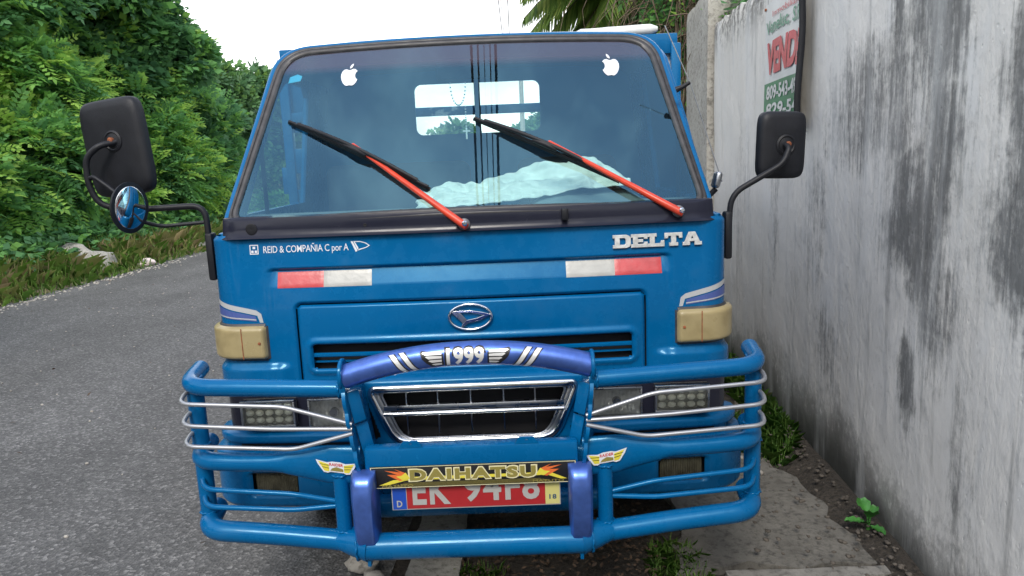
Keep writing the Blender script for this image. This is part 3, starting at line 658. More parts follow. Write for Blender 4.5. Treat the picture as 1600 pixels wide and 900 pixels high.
# --- bull bar
bb = empty('bull_bar', (0, -.26, .33), truck)
def bbo(o):                                       # meshes are modelled in truck coordinates; move them under the bull bar's own origin
    o.location = (0, .26, -.33); return o
for sg in (-1, 1):
    def X(P): return [(sg*(x+(.020 if sg > 0 else -.004)*sstep(.5, .86, x)), y, z) for x, y, z in P]
    bbo(tube('top_tube', fillet(X([(.365, -.262, .834), (.62, -.262, .846), (.862, -.262, .858), (.878, -.10, .872)]), .085, 9), .0265, PAINT, bb, 18))
    bbo(tube('corner_post', fillet(X([(.862, -.195, .872), (.862, -.195, .62), (.862, -.195, .385)]), .02), .0255, PAINT, bb, 16))
    # middle tube flattens into a wide plate near the centre
    P_ = fillet(X([(.345, -.262, .588), (.42, -.264, .594), (.60, -.262, .608), (.72, -.262, .612), (.852, -.262, .622), (.866, -.12, .632)]), [.03, .03, .03, .08], 7)
    def rr(p): t = sstep(.62, .42, abs(p.x)) if abs(p.x) < .62 else 0; t = 1-sstep(.42, .64, abs(p.x)); return (.028+.034*t, .028-.012*t)
    bbo(tube('middle_tube', P_, [rr(p) for p in P_], PAINT, bb, 18, up=(0, 0, 1)))
    bbo(tube('bottom_tube', fillet(X([(.33, -.285, .334), (.42, -.270, .346), (.64, -.262, .370), (.850, -.262, .392), (.866, -.12, .402)]), [.03, .05, .1], 8), .0325, PAINT, bb, 18))
    bbo(tube('gusset', X([(.455, -.272, .352), (.38, -.280, .343), (.325, -.29, .336)]), [.020, .042, .052], PAINT, bb, 14))
    bbo(tube('inner_post', X([(.408, -.262, .575), (.408, -.262, .352)]), .024, PAINT, bb, 16))
    # silver hoops in front of the headlamps
    for (z0, z1, z2, xk) in ((.733, .797, .806, .552), (.718, .729, .738, .60), (.704, .662, .672, .53)):
        P_ = fillet(X([(.352, -.296, z0), (xk, -.300, z1), (.868, -.300, z2+.012), (.880, -.222, z2+.022), (.858, -.175, z2+.030)]), [.03, .06, .035], 8)
        bbo(tube('silver_hoop', P_, .0068, SILVER, bb, 10))
    for (z0, z1, z2, xk) in ((.470, .505, .532, .56), (.458, .452, .474, .56)):
        P_ = fillet(X([(.415, -.262, z0), (xk, -.270, z1), (.835, -.272, z2), (.868, -.20, z2+.012)]), [.03, .06], 8)
        bbo(tube('blue_hoop', P_, .0082, PAINT, bb, 10))
    # upright: scalloped edge plate with an angled web towards the grille
    Zs = lin(.335, .862, .008); V = []; F = []
    for k, z in enumerate(Zs):
        t = (z-.335)/.58; x = .330+.045*sstep(.42, .92, z); bumpy = .010*abs(math.sin((z-.335)*math.pi/.062))*(1 if z > .55 else .2)
        yf = -.296-bumpy+.012*sstep(.72, .92, z)
        for xo, y_ in ((x-.005, yf), (x+.006, yf), (x+.006, -.05), (x-.005, -.05)): V.append((sg*xo, y_, z))
    for k in range(len(Zs)-1):
        for c in range(4): a, b = k*4+c, k*4+(c+1) % 4; F.append((a, b, b+4, a+4))
    F += [(0, 1, 2, 3), tuple(len(V)-4+i for i in (3, 2, 1, 0))]
    up_ = bbo(mesh_obj('upright', V, F, PAINT, bb, 30))
    for zz, y0 in ((.775, .0), (.668, .012)):
        V, F = g_box((sg*(.344 if zz > .7 else .326), -.255+y0, zz), (.040, .006, .098), .002, Matrix.Rotation(sg*R(-35), 3, 'Z') @ Matrix.Rotation(R(-8), 3, 'X') @ Matrix.Rotation(sg*R(8), 3, 'Y')); bbo(mesh_obj('web_plate', V, F, PAINT, bb))
    mt = Matrix.Translation((sg*.376, -.262, .880)) @ Matrix.Rotation(R(90), 4, 'Y')
    bbo(lathe('arch_flange', [(.0, -.006), (.045, -.006), (.048, -.003), (.048, .003), (.045, .006), (0, .006)], PAINT, bb, 24, mt=mt))
    # overrider
    V = []; F = []; Zs = [(.327, -.290), (.335, -.318), (.37, -.338), (.42, -.348), (.50, -.350), (.55, -.346), (.572, -.334), (.582, -.312), (.584, -.286)]
    n = 9
    for z, y_ in Zs:
        for k in range(n):
            u = k/(n-1)*2-1; e = 1-abs(u)**9; V.append((sg*.328+u*.0355*(.93+.07*sstep(.33, .5, z)), min(-.262, y_+.016*(1-e)), z))
    for i in range(len(Zs)-1):
        for k in range(n-1): a = i*n+k; F.append((a, a+1, a+n+1, a+n))
    B = len(V)
    for i, (z, y_) in enumerate(Zs):
        V += [(V[i*n][0], -.255, z), (V[i*n+n-1][0], -.255, z)]
    for i in range(len(Zs)-1):
        a, b = i*n, (i+1)*n; F.append((B+2*i, a, b, B+2*i+2)); F.append((a+n-1, B+2*i+1, B+2*i+3, b+n-1))
    F.append(tuple([k for k in range(n)][::-1]+[B, B+1]))
    bbo(mesh_obj('overrider', V, F, PERI, bb, 50))
    V, F = g_box((sg*.328, -.29, .306), (.012, .05, .06), .003); bbo(mesh_obj('foot_tab', V, F, PAINT, bb))
    def bead(c, ax, r):
        ax = Vector(ax).normalized(); u_ = ax.orthogonal().normalized(); w_2 = ax.cross(u_); c = Vector(X([c])[0])
        P_ = [c+(u_*math.cos(t_)+w_2*math.sin(t_))*(r+.0015*math.sin(t_*9))+ax*.0015*math.sin(t_*7) for t_ in [2*math.pi*k/36 for k in range(36)]]
        V, F = g_tube(P_, [.0036+.0012*math.sin(k*2.6) for k in range(36)], 6, closed=True); bbo(mesh_obj('weld_bead', V, F, PAINT, bb, 60))
    bead((.408, -.262, .562), (0, 0, 1), .0245); bead((.408, -.262, .378), (0, 0, 1), .0245); bead((.862, -.195, .848), (0, 0, 1), .026); bead((.862, -.195, .598), (0, 0, 1), .026); bead((.862, -.195, .652), (0, 0, 1), .026); bead((.862, -.195, .425), (0, 0, 1), .026); bead((.388, -.262, .8355), (1, 0, 0), .027); bead((.362, -.292, .336), (1, 0, 0), .042)
# arch tube and its decals
def archc(x): t = x/.372; return Vector((x, -.262, .931-.056*abs(t)**2.1+.004*t))
XS = lin(-.372, .372, .02); V, F = g_tube([archc(x) for x in XS], .0365, 22, up=(0, 0, 1)); arch = bbo(mesh_obj('arch_tube', V, F, PERI, bb, 60))
bbo(tube('arch_collar', [archc(x) for x in lin(-.374, -.335, .013)], .0345, PAINT, bb, 22)); bbo(tube('arch_collar', [archc(x) for x in lin(.335, .374, .013)], .0345, PAINT, bb, 22))
def onarch(x, z, o):
    c = archc(x); a = z/.0365; r = .0365+o; return Vector((x, c.y-r*math.cos(a), c.z+r*math.sin(a)))-Vector((0, -.26, .33))
STRK = mat('decal_silver', (.74, .74, .72), .3, .35)
def archdecal(nm, V, F, m, off): return decal(nm, V, F, m, bb, off, .008, onarch)
V, F = g_text('1999', 1, 0, .075, 1, 1.0); V = fit(V, -.062, .062, -.034, .033); archdecal('year_outline', V, F, BLKP, .0008)
V, F = g_text('1999', 1, 0, .04, 1, 1.06); V = fit(V, -.056, .056, -.028, .027); archdecal('year_lettering', V, F, STRK, .0016)
for sg in (-1, 1):
    wing = [(.064, -.026), (.100, -.030), (.108, -.020), (.118, -.010), (.128, .002), (.136, .022), (.130, .028), (.066, .012)]
    V, F = g_fill([[(sg*x, z) for x, z in wing]]); archdecal('wing_outline', V, F, BLKP, .0008)
    for k in range(4):
        z0 = -.022+k*.0105; x1 = .100+k*.0095
        V, F = g_fill([[(sg*.070, z0), (sg*(x1-.01), z0-.001+k*.001), (sg*x1, z0+.004+k*.0022), (sg*(x1-.004), z0+.0062+k*.0022), (sg*.070, z0+.0068)]]); archdecal('wing_feather', V, F, STRK, .0016)
    for x0 in (.140, .170):
        bk = [(x0-.004, -.036), (x0+.018, -.036), (x0+.062, .034), (x0+.040, .034)]; st_ = [(x0, -.035), (x0+.014, -.035), (x0+.058, .033), (x0+.044, .033)]
        V, F = g_fill([[(sg*x, z) for x, z in bk]]); archdecal('stripe_outline', V, F, BLKP, .0006)
        V, F = g_fill([[(sg*x, z) for x, z in st_]]); archdecal('stripe', V, F, STRK, .0016)
# centre: cross channel with tabs, lower tube, sign, number plate
V, F = g_box((0, -.262, .604), (.652, .05, .088), .008); bbo(mesh_obj('cross_channel', V, F, PAINT, bb))
V, F = g_box((0, -.225, .560), (.652, .03, .03), .004); bbo(mesh_obj('channel_lip', V, F, PAINT, bb))
for x in (-.182, .170):
    V, F = g_fill([[(-.036, 0), (-.022, .020), (.022, .020), (.036, 0)], [(x_*.006, .012+.003*z_) for x_, z_ in oval(0, 0, 1, 1, 10)]], .003, .0005); bbo(mesh_obj('channel_tab', [(x+a, -.282-c, .647+b) for a, b, c in V], F, PAINT, bb, 30))
bbo(tube('lower_tube', [(-.335, -.295, .333), (.335, -.295, .333)], .041, PAINT, bb, 22)); bbo(tube('rear_cross_tube', [(-.40, -.10, .372), (.40, -.10, .372)], .038, PAINT, bb, 16))
sg_ = empty('brand_sign', (0, 0, 0), bb); SY = -.2905
def flat(y0): return lambda x, z, o: Vector((x, y0-o, z))-Vector((0, -.26, .33))
def sdec(nm, V, F, m, off, par=None, y0=SY): return mesh_obj(nm, [flat(y0)(x, z, off+e) for x, z, e in V], F, m, par or sg_, 0)
def rect(x0, x1, z0, z1): return [(x0, z0), (x1, z0), (x1, z1), (x0, z1)]
V, F = g_box((.004, SY, .5565), (.628, .004, .070), .0008); bbo(mesh_obj('sign_panel', V, F, BLKP, sg_))
V, F = g_fill([rect(-.3085, .3165, .5225, .5905), rect(-.3060, .3140, .5245, .5885)]); sdec('sign_border', V, F, CREAM, .0026)
V, F = g_fill([[(-.285, .532), (-.240, .5485), (-.215, .5485), (-.12, .556), (.24, .556), (.29, .534), (.27, .534), (.23, .548), (-.20, .546), (-.255, .533)]]); sdec('sign_beam', V, F, YEL, .0026)
V, F = g_fill([rect(-.19, .21, .548, .557)]); sdec('sign_glow', V, F, YEL, .0030)
V, F = g_text('DAIHATSU', 1, 0, .085, 1, 1.16); V = fit(V, -.194, .200, .5405, .5845); sdec('letter_outline', V, F, CREAM, .0034)
V, F = g_text('DAIHATSU', 1, 0, .052, 1, 1.22); V = fit(V, -.189, .195, .5445, .5805); sdec('sign_lettering', V, F, GOLD, .0040)
for k in range(4): V, F = g_fill([rect(-.24+k*.01, .24-k*.01, .5270+k*.0032, .5282+k*.0032)]); sdec('sign_line', V, F, GOLD, .0026)
for sg in (-1, 1):
    for k, P_ in enumerate(([(-.195, .552), (-.225, .545), (-.262, .566), (-.232, .566), (-.27, .580), (-.222, .573), (-.24, .584), (-.205, .570)], [(-.192, .552), (-.215, .547), (-.235, .560), (-.218, .562), (-.205, .572)])):
        V, F = g_fill([[(x*-sg+.004, z) for x, z in P_]]); sdec('flame', V, F, ORNG if k == 0 else YEL, .0029+.0007*k)
    x0 = -.275 if sg < 0 else .185
    V, F = g_text('MATUTO', 1, 0, .02, 1, 1.05); V = fit(V, x0, x0+.095, .5255, .5335); sdec('small_lettering', V, F, GOLD, .0032)
pl = empty('number_plate', (0, 0, 0), bb); PY = -.272
V, F = g_box((.008, PY, 0.4960), (.522, .002, .112), .0006); bbo(mesh_obj('plate_panel', V, F, PLWHT, pl))
def pdec(nm, V, F, m, off): return mesh_obj(nm, [flat(PY)(x, z, off+e) for x, z, e in V], F, m, pl, 0)
V, F = g_fill([rect(-.206, .222, 0.4435, 0.5485)]); pdec('plate_field', V, F, PLRED, .0016)
V, F = g_fill([rect(-.250, -.208, 0.4425, 0.5490)]); pdec('plate_band', V, F, PLBLU, .0016)
V, F = g_fill([rect(.222, .266, 0.4435, 0.5485)]); pdec('plate_sticker', V, F, PLYEL, .0018)
for s_, x0, x1, z0, z1, m_ in (('D', -.238, -.221, 0.4500, 0.4720, PLWHT), ('EK', -.188, -.070, 0.4555, 0.5500, PLWHT), ('94F8', -.028, .205, 0.4600, 0.5500, PLWHT), ('18', .234, .256, 0.4600, 0.4760, mat('sticker_ink', (.03, .07, .12), .5))):
    V, F = g_text(s_, 1, 0, .028, 1, 1.12); V = fit(V, x0, x1, z0, z1); pdec('plate_lettering', V, F, m_, .0028)
# winged stickers on the middle tube plates
def onmid(sg):
    def f(x, z, o):
        return Vector((sg*.412+x*math.cos(R(4))-z*sg*0+0, -.264-.0215-o+.25*abs(z)**1.0*.12, .593+z+sg*x*.16))-Vector((0, -.26, .33))
    return f
for sg in (-1, 1):
    st = empty('winged_sticker', (0, 0, 0), bb)
    OUT = [(-.062, .020), (-.028, .014), (-.012, .018), (.012, .018), (.028, .014), (.062, .020), (.055, .004), (.040, -.018), (.028, -.020), (.020, -.016), (-.020, -.016), (-.028, -.020), (-.040, -.018), (-.055, .004)]
    V, F = g_fill([OUT]); decal('sticker_outline', V, F, WVINYL, st, .001, .02, onmid(sg))
    for s2 in (-1, 1):
        V, F = g_fill([[(s2*x*.94, z*.86) for x, z in [(-.058, .019), (-.024, .010), (-.024, -.017), (-.040, -.016), (-.050, .004)]]]); decal('sticker_wing', V, F, YEL, st, .0016, .02, onmid(sg))
    for k in range(2):
        for s2 in (-1, 1):
            V, F = g_fill([[(s2*.023, .004-k*.009), (s2*(.050-k*.007), .007-k*.009), (s2*(.050-k*.007), .0085-k*.009), (s2*.023, .006-k*.009)]]); decal('feather_line', V, F, BLKP, st, .0022, .05, onmid(sg))
    V, F = g_text('RAIDER', 1, 0, .03, 1, 1.05); V = fit(V, -.021, .021, .004, .0135); decal('sticker_lettering', V, F, RPRINT, st, .0018, .05, onmid(sg))
    V, F = g_fill([[(-.020, -.012), (.020, -.012), (.020, -.003), (.0, .002), (-.014, -.004)]]); decal('sticker_figure', V, F, GOLD, st, .0018, .05, onmid(sg))

# --- cowl, windshield, pillars
AL = math.atan2(.42, .54); SA, CA = math.sin(AL), math.cos(AL)
def WS(u, v, off=0.0):
    """windshield surface: u across, v up the slope, off = outwards"""
    b = .055*(u/.8)**2; return Vector((u, .052+v*SA+b*CA-off*CA, 1.345+v*CA-b*SA*.6+off*SA))
VT = .745
def wsring(o):
    """rounded trapezoid outline grown by o"""
    P = [(-.790-o, 0-o), (.790+o, 0-o), (.686+o, VT+o), (-.686-o, VT+o)]; rad = [.055+o*.6, .055+o*.6, .100+o*.7, .100+o*.7]; out = []
    for i in range(4):
        a, b, d = Vector(P[i-1]), Vector(P[i]), Vector(P[(i+1) % 4]); p1 = b+(a-b).normalized()*rad[i]; p2 = b+(d-b).normalized()*rad[i]; prev = out[-1] if out else None
        for k in range(11): t = k/10; out.append(p1*(1-t)**2+b*2*t*(1-t)+p2*t*t)
        nx_ = P[(i+1) % 4]; nr = rad[(i+1) % 4]; q2 = Vector(nx_)+(b-Vector(nx_)).normalized()*nr; m_ = 22 if i in (0, 2) else 14
        for k in range(1, m_): out.append(p2.lerp(q2, k/m_))
    return out
def wsloft(name, rings, m, parent, smooth=60):
    V = []; F = []; n = len(wsring(0))
    for o, off in rings: V += [WS(p.x, p.y, off) for p in wsring(o)]
    for i in range(len(rings)-1):
        for k in range(n): k2 = (k+1) % n; F.append((i*n+k, i*n+k2, (i+1)*n+k2, (i+1)*n+k))
    return mesh_obj(name, V, F, m, parent, smooth)
ring = wsring(.006); gu = sorted(set(round(x, 4) for x in lin(-.8, .8, .04)))
V2, F2 = g_fill([[tuple(p) for p in ring]]); V2, F2 = subdiv([(x, y, 0) for x, y, z in V2], F2, .05)
ws = mesh_obj('windshield', [WS(x, y, .0) for x, y, z in V2], F2, GLASS_WS, truck, 179)
# keep normals pointing outwards
wsloft('windshield_seal', [(-.002, -.004), (-.002, .004), (.006, .010), (.014, .010), (.017, .006), (.020, .010), (.029, .009), (.033, .001), (.033, -.012)], RUBBER, truck)
def flange(o): return o
V = []; F = []; rings = [(.031, -.010), (.033, .002), (.043, .004), (.050, -.001), (.055, -.014), (.057, -.05), (.057, -.13)]; n = len(wsring(0)); keep = [p.y > -.02 for p in wsring(.03)]
for o, off in rings: V += [WS(p.x, max(p.y, -.035), off) for p in wsring(o)]
for i in range(len(rings)-1):
    for k in range(n):
        k2 = (k+1) % n
        if keep[k] and keep[k2]: F.append((i*n+k, i*n+k2, (i+1)*n+k2, (i+1)*n+k))
pil_ = mesh_obj('windshield_frame', V, F, PAINT, truck, 60)
# cowl
V = []; F = []; C_ = [(1.270, .022, -.004), (1.278, .010, .002), (1.300, .0125, .004), (1.328, .0145, .004), (1.338, .012, .004), (1.342, -.02, .0)]
us = lin(-.845, .845, .02)
for u in us:
    for z, off, _ in C_:
        x, y, nx, ny = fbase(u); b = .055*(u/.8)**2
        V.append((x*.985, y+.036-off+(z-1.27)*.12+(b-.028*(u/.78)**2)*.4*sstep(1.27, 1.34, z), z-.004*(abs(u)/.86)**3*0))
m_ = len(C_)
for i in range(len(us)-1):
    for j in range(m_-1): a = i*m_+j; F.append((a, a+m_, a+m_+1, a+1))
cowl = mesh_obj('cowl_panel', V, F, BLACKG, truck, 60)
def cowly(u, z): x, y, nx, ny = fbase(u); return y+.036-.010+(z-1.27)*.12
for u, r_, m_ in ((-.335, .006, VOID), (-.72, .019, BLACK)): lathe('cowl_plug', [(r_*.8, .0), (r_, .002), (r_, .0035), (r_*.8, .0045), (0, .003)], m_, cowl, 20, 'y', (u, cowly(u, 1.30)+.001, 1.302))
box('washer_nozzle', (.326, cowly(.326, 1.30)-.010, 1.312), (.022, .022, .040), BLACK, cowl, .005)
# stickers on the glass
APP = [(.5, .02), (.40, .0), (.30, .03), (.18, .12), (.08, .26), (.02, .42), (.02, .56), (.08, .69), (.19, .77), (.31, .78), (.43, .74), (.50, .72), (.58, .74), (.70, .78), (.82, .76), (.92, .69), (.96, .66), (.88, .60), (.83, .50), (.84, .40), (.90, .31), (.98, .26), (.92, .15), (.82, .05), (.72, .0), (.62, .01)]
LEAF = [(.50, .80), (.51, .90), (.58, .98), (.69, 1.03), (.70, .95), (.65, .86), (.57, .81)]
for cx, sg in ((-.436, 1), (.540, -1)):
    w_, h_ = .066, .090; v0 = (1.770-1.345)/CA+.03
    V, F = g_fill([[(cx+sg*(x-.5)*w_, v0+y*h_*1.18) for x, y in P_] for P_ in (APP, LEAF)])
    mesh_obj('apple_sticker', [WS(x, y, .002) for x, y, z in V], F, WVINYL, ws, 0)
V, F = g_fill([[(-.672, .610), (-.625, .616), (-.620, .640), (-.640, .652), (-.668, .640)]]); mesh_obj('inspection_sticker', [WS(x, y, -.002) for x, y, z in V], F, CYAN, ws, 0)
# --- greenhouse sides, doors, roof, rear wall
def sidex(z): return .842-.125*(z-1.30) if z > 1.30 else .842
YB = 1.42
for sg in (-1, 1):
    up_out = [(.155, 1.270), (YB, 1.270), (YB, 1.90), (.66, 1.90), (.575, 1.86), (.365, 1.60)]
    win = [(.285, 1.335), (1.05, 1.335), (1.05, 1.81), (1.00, 1.85), (.69, 1.85), (.65, 1.835)]
    V, F = g_fill([up_out, win], .010, .003); mesh_obj('side_frame', [(sg*(sidex(z)-.008+e), y, z) for y, z, e in V], F, PAINT, truck, 30)
    V, F = g_fill([win]); sd_ = mesh_obj('side_window', [(sg*(sidex(z)-.010), y, z) for y, z, e in V], F, GLASS_SIDE, truck, 0)
    V, F = g_box((sg*(sidex(1.6)-.018), .425, 1.50), (.012, .02, .36), .003); mesh_obj('vent_bar', V, F, BLACK, sd_)
    dr = box('door', (sg*.862, .62, .94), (.026, .94, .69), PAINT, truck, .008); box('door_handle', (sg*.882, .95, 1.16), (.02, .14, .035), BLACK, dr, .006)
    box('rear_side_panel', (sg*.860, 1.26, .94), (.026, .32, .69), PAINT, truck, .008); box('wheel_arch', (sg*.80, .70, .55), (.14, 1.35, .10), PAINT, truck, .03)
# roof
V = []; F = []; nx_, ny_ = 40, 30
for i in range(nx_+1):
    u = i/nx_*2-1
    for j in range(ny_+1):
        t = j/ny_; y = .575+(YB+.01-.575)*t; hw = .775-.10*(1-sstep(0, .22, t)); ed = 1-abs(u)**7; fe = sstep(0, .14, t); be = 1-sstep(.92, 1, t)*.5
        V.append((u*hw, y, 1.895+(.088*math.sqrt(max(0, ed)))*(.75+.25*fe)*be+.012*(1-u*u)*fe*be))
for i in range(nx_):
    for j in range(ny_): a = i*(ny_+1)+j; F.append((a, a+ny_+1, a+ny_+2, a+1))
roof = mesh_obj('roof', V, F, PAINT, truck, 179)
V = [(x, y, z-.03) for x, y, z in V]; V = [(x*.98, max(y, .62), z) for x, y, z in V]; mesh_obj('headliner', V, [f[::-1] for f in F], mat('headliner', (.10, .12, .14), .9), truck, 60)
rw = [[(-.86, .60), (.86, .60), (.86, 1.3), (.77, 1.95), (-.77, 1.95), (-.86, 1.3)]]
def rr2(x0, x1, z0, z1, r): return [(x+r*math.cos(a), z+r*math.sin(a)) for x, z, a0 in ((x1-r, z0+r, -90), (x1-r, z1-r, 0), (x0+r, z1-r, 90), (x0+r, z0+r, 180)) for a in [R(a0+k*15) for k in range(7)]]
V, F = g_fill(rw+[rr2(-.322, .305, 1.632, 1.880, .035)], .012); mesh_obj('rear_wall', [(x, YB-.015-e, z) for x, z, e in V], F, PAINT_IN, truck, 30)
for x0, x1 in ((-.322, -.022), (.006, .305)):
    V, F = g_box(((x0+x1)/2, YB-.015, 1.756), (x1-x0, .004, .248)); mesh_obj('rear_window_pane', V, F, GLASS_REAR, truck)
box('rear_window_bar', (-.008, YB-.018, 1.756), (.028, .03, .25), PAINT_IN, truck, .004)
# --- inside the cab
dash = MB(); V = []; F = []; D_ = [(.14, 1.05), (.14, 1.305), (.16, 1.322), (.30, 1.332), (.46, 1.325), (.52, 1.30), (.54, 1.22), (.50, 1.05)]
xs = lin(-.83, .83, .05)
for x in xs:
    hb = .045*sstep(.22, .30, x)*(1-sstep(.56, .64, x))
    for y, z in D_: V.append((x, y+.06*(abs(x)/.83)**2*(1 if y < .3 else .3), z+(hb if .28 < y < .53 and z > 1.25 else 0)))
n = len(D_)
for i in range(len(xs)-1):
    for j in range(n-1): a = i*n+j; F.append((a, a+1, a+n+1, a+n))
mesh_obj('dashboard', V, F, DASH, truck, 50)
for x, w__ in ((-.40, .70), (.42, .48)):
    s_ = box('seat', (x, .98, .98), (w__, .46, .16), SEAT, truck, .05, None, 4); box('backrest', (x, 1.24, 1.24), (w__, .14, .52), SEAT, s_, .05, None, 4)
swm = Matrix.Translation((.42, .66, 1.30)) @ Matrix.Rotation(R(52), 4, 'X')
P_ = [swm @ Vector((.19*math.cos(2*math.pi*k/40), .19*math.sin(2*math.pi*k/40), 0)) for k in range(40)]
V, F = g_tube(P_, .013, 10, closed=True); sw = mesh_obj('steering_wheel', V, F, BLACK, truck, 60)
tube('steering_column', [swm @ Vector((0, 0, .0)), swm @ Vector((0, 0, -.36))], .03, BLACK, sw)
for k in range(3): tube('spoke', [swm @ Vector((0, 0, -.01)), swm @ Vector((.19*math.cos(R(90+120*k)), .19*math.sin(R(90+120*k)), 0))], .011, BLACK, sw, 8)
box('cab_floor', (0, .78, .70), (1.70, 1.28, .04), GREY, truck)
box('rear_view_mirror', (-.02, .60, 1.845), (.22, .03, .065), BLACK, truck, .012)
# --- wipers
def wiper(piv, tip0, tip1, knee):
    root = empty('wiper', (0, 0, 0), truck)
    pu, pv = piv; a0, b0 = tip0; a1, b1 = tip1
    lathe('wiper_pivot', [(.020, 0), (.020, .008), (.015, .013), (.010, .014), (.010, .020), (.006, .024), (0, .024)], GREY, root, 20, 'y', (pu, cowly(pu, pv)-.0, pv))
    base = Vector((pu, cowly(pu, pv)-.026, pv)); k1 = WS(*knee, .030); kd = (k1-base)
    e0 = base+kd*.16
    V, F = g_tube([base-kd.normalized()*.012, base, e0, base+kd*.45, k1], [(.011, .011), (.013, .012), (.012, .0135), (.010, .012), (.006, .008)], 10); mesh_obj('wiper_arm', V, F, WRED, root, 40)
    lathe('arm_bolt', [(.009, 0), (.009, .006), (.005, .011), (0, .011)], CHROME, root, 12, 'y', (base.x+.004, base.y-.010, base.z+.006))
    # blade: rubber, backing, bridges
    def bl(t, o, dv=0): return WS(a0+(a1-a0)*t, b0+(b1-b0)*t+dv, o)
    tube('blade_rubber', [bl(t, .007) for t in lin(0, 1, .1)], [(.006, .003)]*11, BLACK, root, 8)
    tube('blade_spine', [bl(t, .016) for t in lin(.01, .99, .098)], [(.006, .0045)]*11, BLACK, root, 8)
    tube('blade_bridge', [bl(t, .018+.020*math.sin(math.pi*(t-.08)/.84), .004) for t in lin(.08, .92, .07)], [(.0075, .006)]*13, BLACK, root, 8)
    tube('blade_clip', [bl(.42, .030), bl(.50, .034), bl(.58, .030)], [.008, .011, .008], BLACK, root, 8)
def v_of(z): return (z-1.345)/CA
wiper((-.006, 1.292), (-.645, v_of(1.669)), (-.120, v_of(1.405)), (-.392, v_of(1.556)))
wiper((.704, 1.304), (.028, v_of(1.638)), (.520, v_of(1.41)), (.288, v_of(1.535)))
# --- mirrors
def mirror_head(name, c, w_, h_, rz, ry, disc, parent):
    rt = Matrix.Translation(c) @ Matrix.Rotation(rz, 4, 'Z') @ Matrix.Rotation(ry, 4, 'Y'); V = []; F = []; n = 44
    prof = [(1.0, .022), (1.0, .006), (.985, -.004), (.93, -.012), (.80, -.017), (.45, -.021), (.001, -.022)]
    for sc, y in prof:
        for k in range(n):
            a = 2*math.pi*k/n; ca, sa = math.cos(a), math.sin(a); e = 2/6.5
            V.append(rt @ Vector((w_/2*sc*math.copysign(abs(ca)**e, ca), y, h_/2*sc*math.copysign(abs(sa)**e, sa))))
    for i in range(len(prof)-1):
        for k in range(n): k2 = (k+1) % n; F.append((i*n+k, i*n+k2, (i+1)*n+k2, (i+1)*n+k))
    o = mesh_obj(name, V, F, BLACK, parent, 50)
    V, F = g_fill([[(w_/2*.97*math.copysign(abs(math.cos(t))**.31, math.cos(t)), h_/2*.97*math.copysign(abs(math.sin(t))**.31, math.sin(t))) for t in [2*math.pi*k/44 for k in range(44)]]])
    mesh_obj('mirror_glass', [rt @ Vector((x, .021, y)) for x, y, z in V], F, MIRROR, o, 0)
    lathe('pivot_plate', [(.036, 0), (.036, .006), (.030, .009), (.026, .006), (.012, .010), (0, .012)], BLACK, o, 24, mt=rt @ Matrix.Translation((disc[0], -.018, disc[1])) @ Matrix.Rotation(R(90), 4, 'X'))
    lathe('pivot_bolt', [(.010, 0), (.010, .012), (.006, .016), (0, .016)], RUST, o, 12, mt=rt @ Matrix.Translation((disc[0]+.002, -.026, disc[1]+.002)) @ Matrix.Rotation(R(90), 4, 'X'))
    return o, rt
ml = empty('mirror_assembly', (-.90, .15, 1.25), truck)
def mlo(o): o.location = (.90, -.15, -1.25); return o
oL, rtL = mirror_head('mirror_head', Vector((-1.199, .170, 1.592)), .248, .328, R(-14), R(-5), (.012, .02), ml); mlo(oL)
mlo(tube('mirror_arm', fillet([(-.905, .15, 1.20), (-.908, .15, 1.383), (-1.16, .135, 1.378), (-1.252, .115, 1.40), (-1.276, .105, 1.47), (-1.272, .105, 1.56), (-1.225, .110, 1.598), (-1.182, .145, 1.61)], [.05, .04, .04, .05, .05, .02], 6), .0105, BLACK, ml, 12))
mlo(tube('mirror_stay', fillet([(-.912, .15, 1.325), (-1.06, .128, 1.318), (-1.106, .075, 1.345)], .03), .0065, BLACK, ml, 10))
mlo(tube('mirror_stay', fillet([(-1.275, .105, 1.49), (-1.25, .100, 1.497), (-1.19, .085, 1.455), (-1.116, .055, 1.40)], .03), .0075, BLACK, ml, 10))
mlo(box('mirror_bracket', (-.900, .15, 1.205), (.026, .05, .165), BLACK, ml, .008))
rc = Matrix.Translation((-1.106, .022, 1.392)) @ Matrix.Scale(1.08, 4) @ Matrix.Rotation(R(76), 4, 'Z') @ Matrix.Rotation(R(-14), 4, 'Y') @ Matrix.Rotation(R(94), 4, 'X')
mlo(lathe('round_mirror_shell', [(.0, -.020), (.045, -.016), (.072, -.004), (.078, .004), (.078, .008), (.070, .009)], BLACK, ml, 36, mt=rc))
mlo(lathe('round_mirror_glass', [(.071, .0065), (.062, .010), (.048, .0135), (.032, .0163), (.016, .0178), (.0001, .0182)], MIRROR, ml, 36, mt=rc, smooth=179))
mr = empty('mirror_assembly', (.90, .15, 1.25), truck)
def mro(o): o.location = (-.90, -.15, -1.25); return o
oR, rtR = mirror_head('mirror_head', Vector((1.104, .225, 1.506)), .172, .232, R(8), R(2), (.004, .0), mr); mro(oR)
mro(tube('mirror_arm', fillet([(.905, .17, 1.20), (.912, .17, 1.345), (1.02, .165, 1.405), (1.09, .165, 1.445), (1.112, .175, 1.495), (1.106, .20, 1.508)], [.05, .05, .03, .02], 6), .0105, BLACK, mr, 12))
mro(box('mirror_bracket', (.900, .17, 1.205), (.026, .05, .165), BLACK, mr, .008))
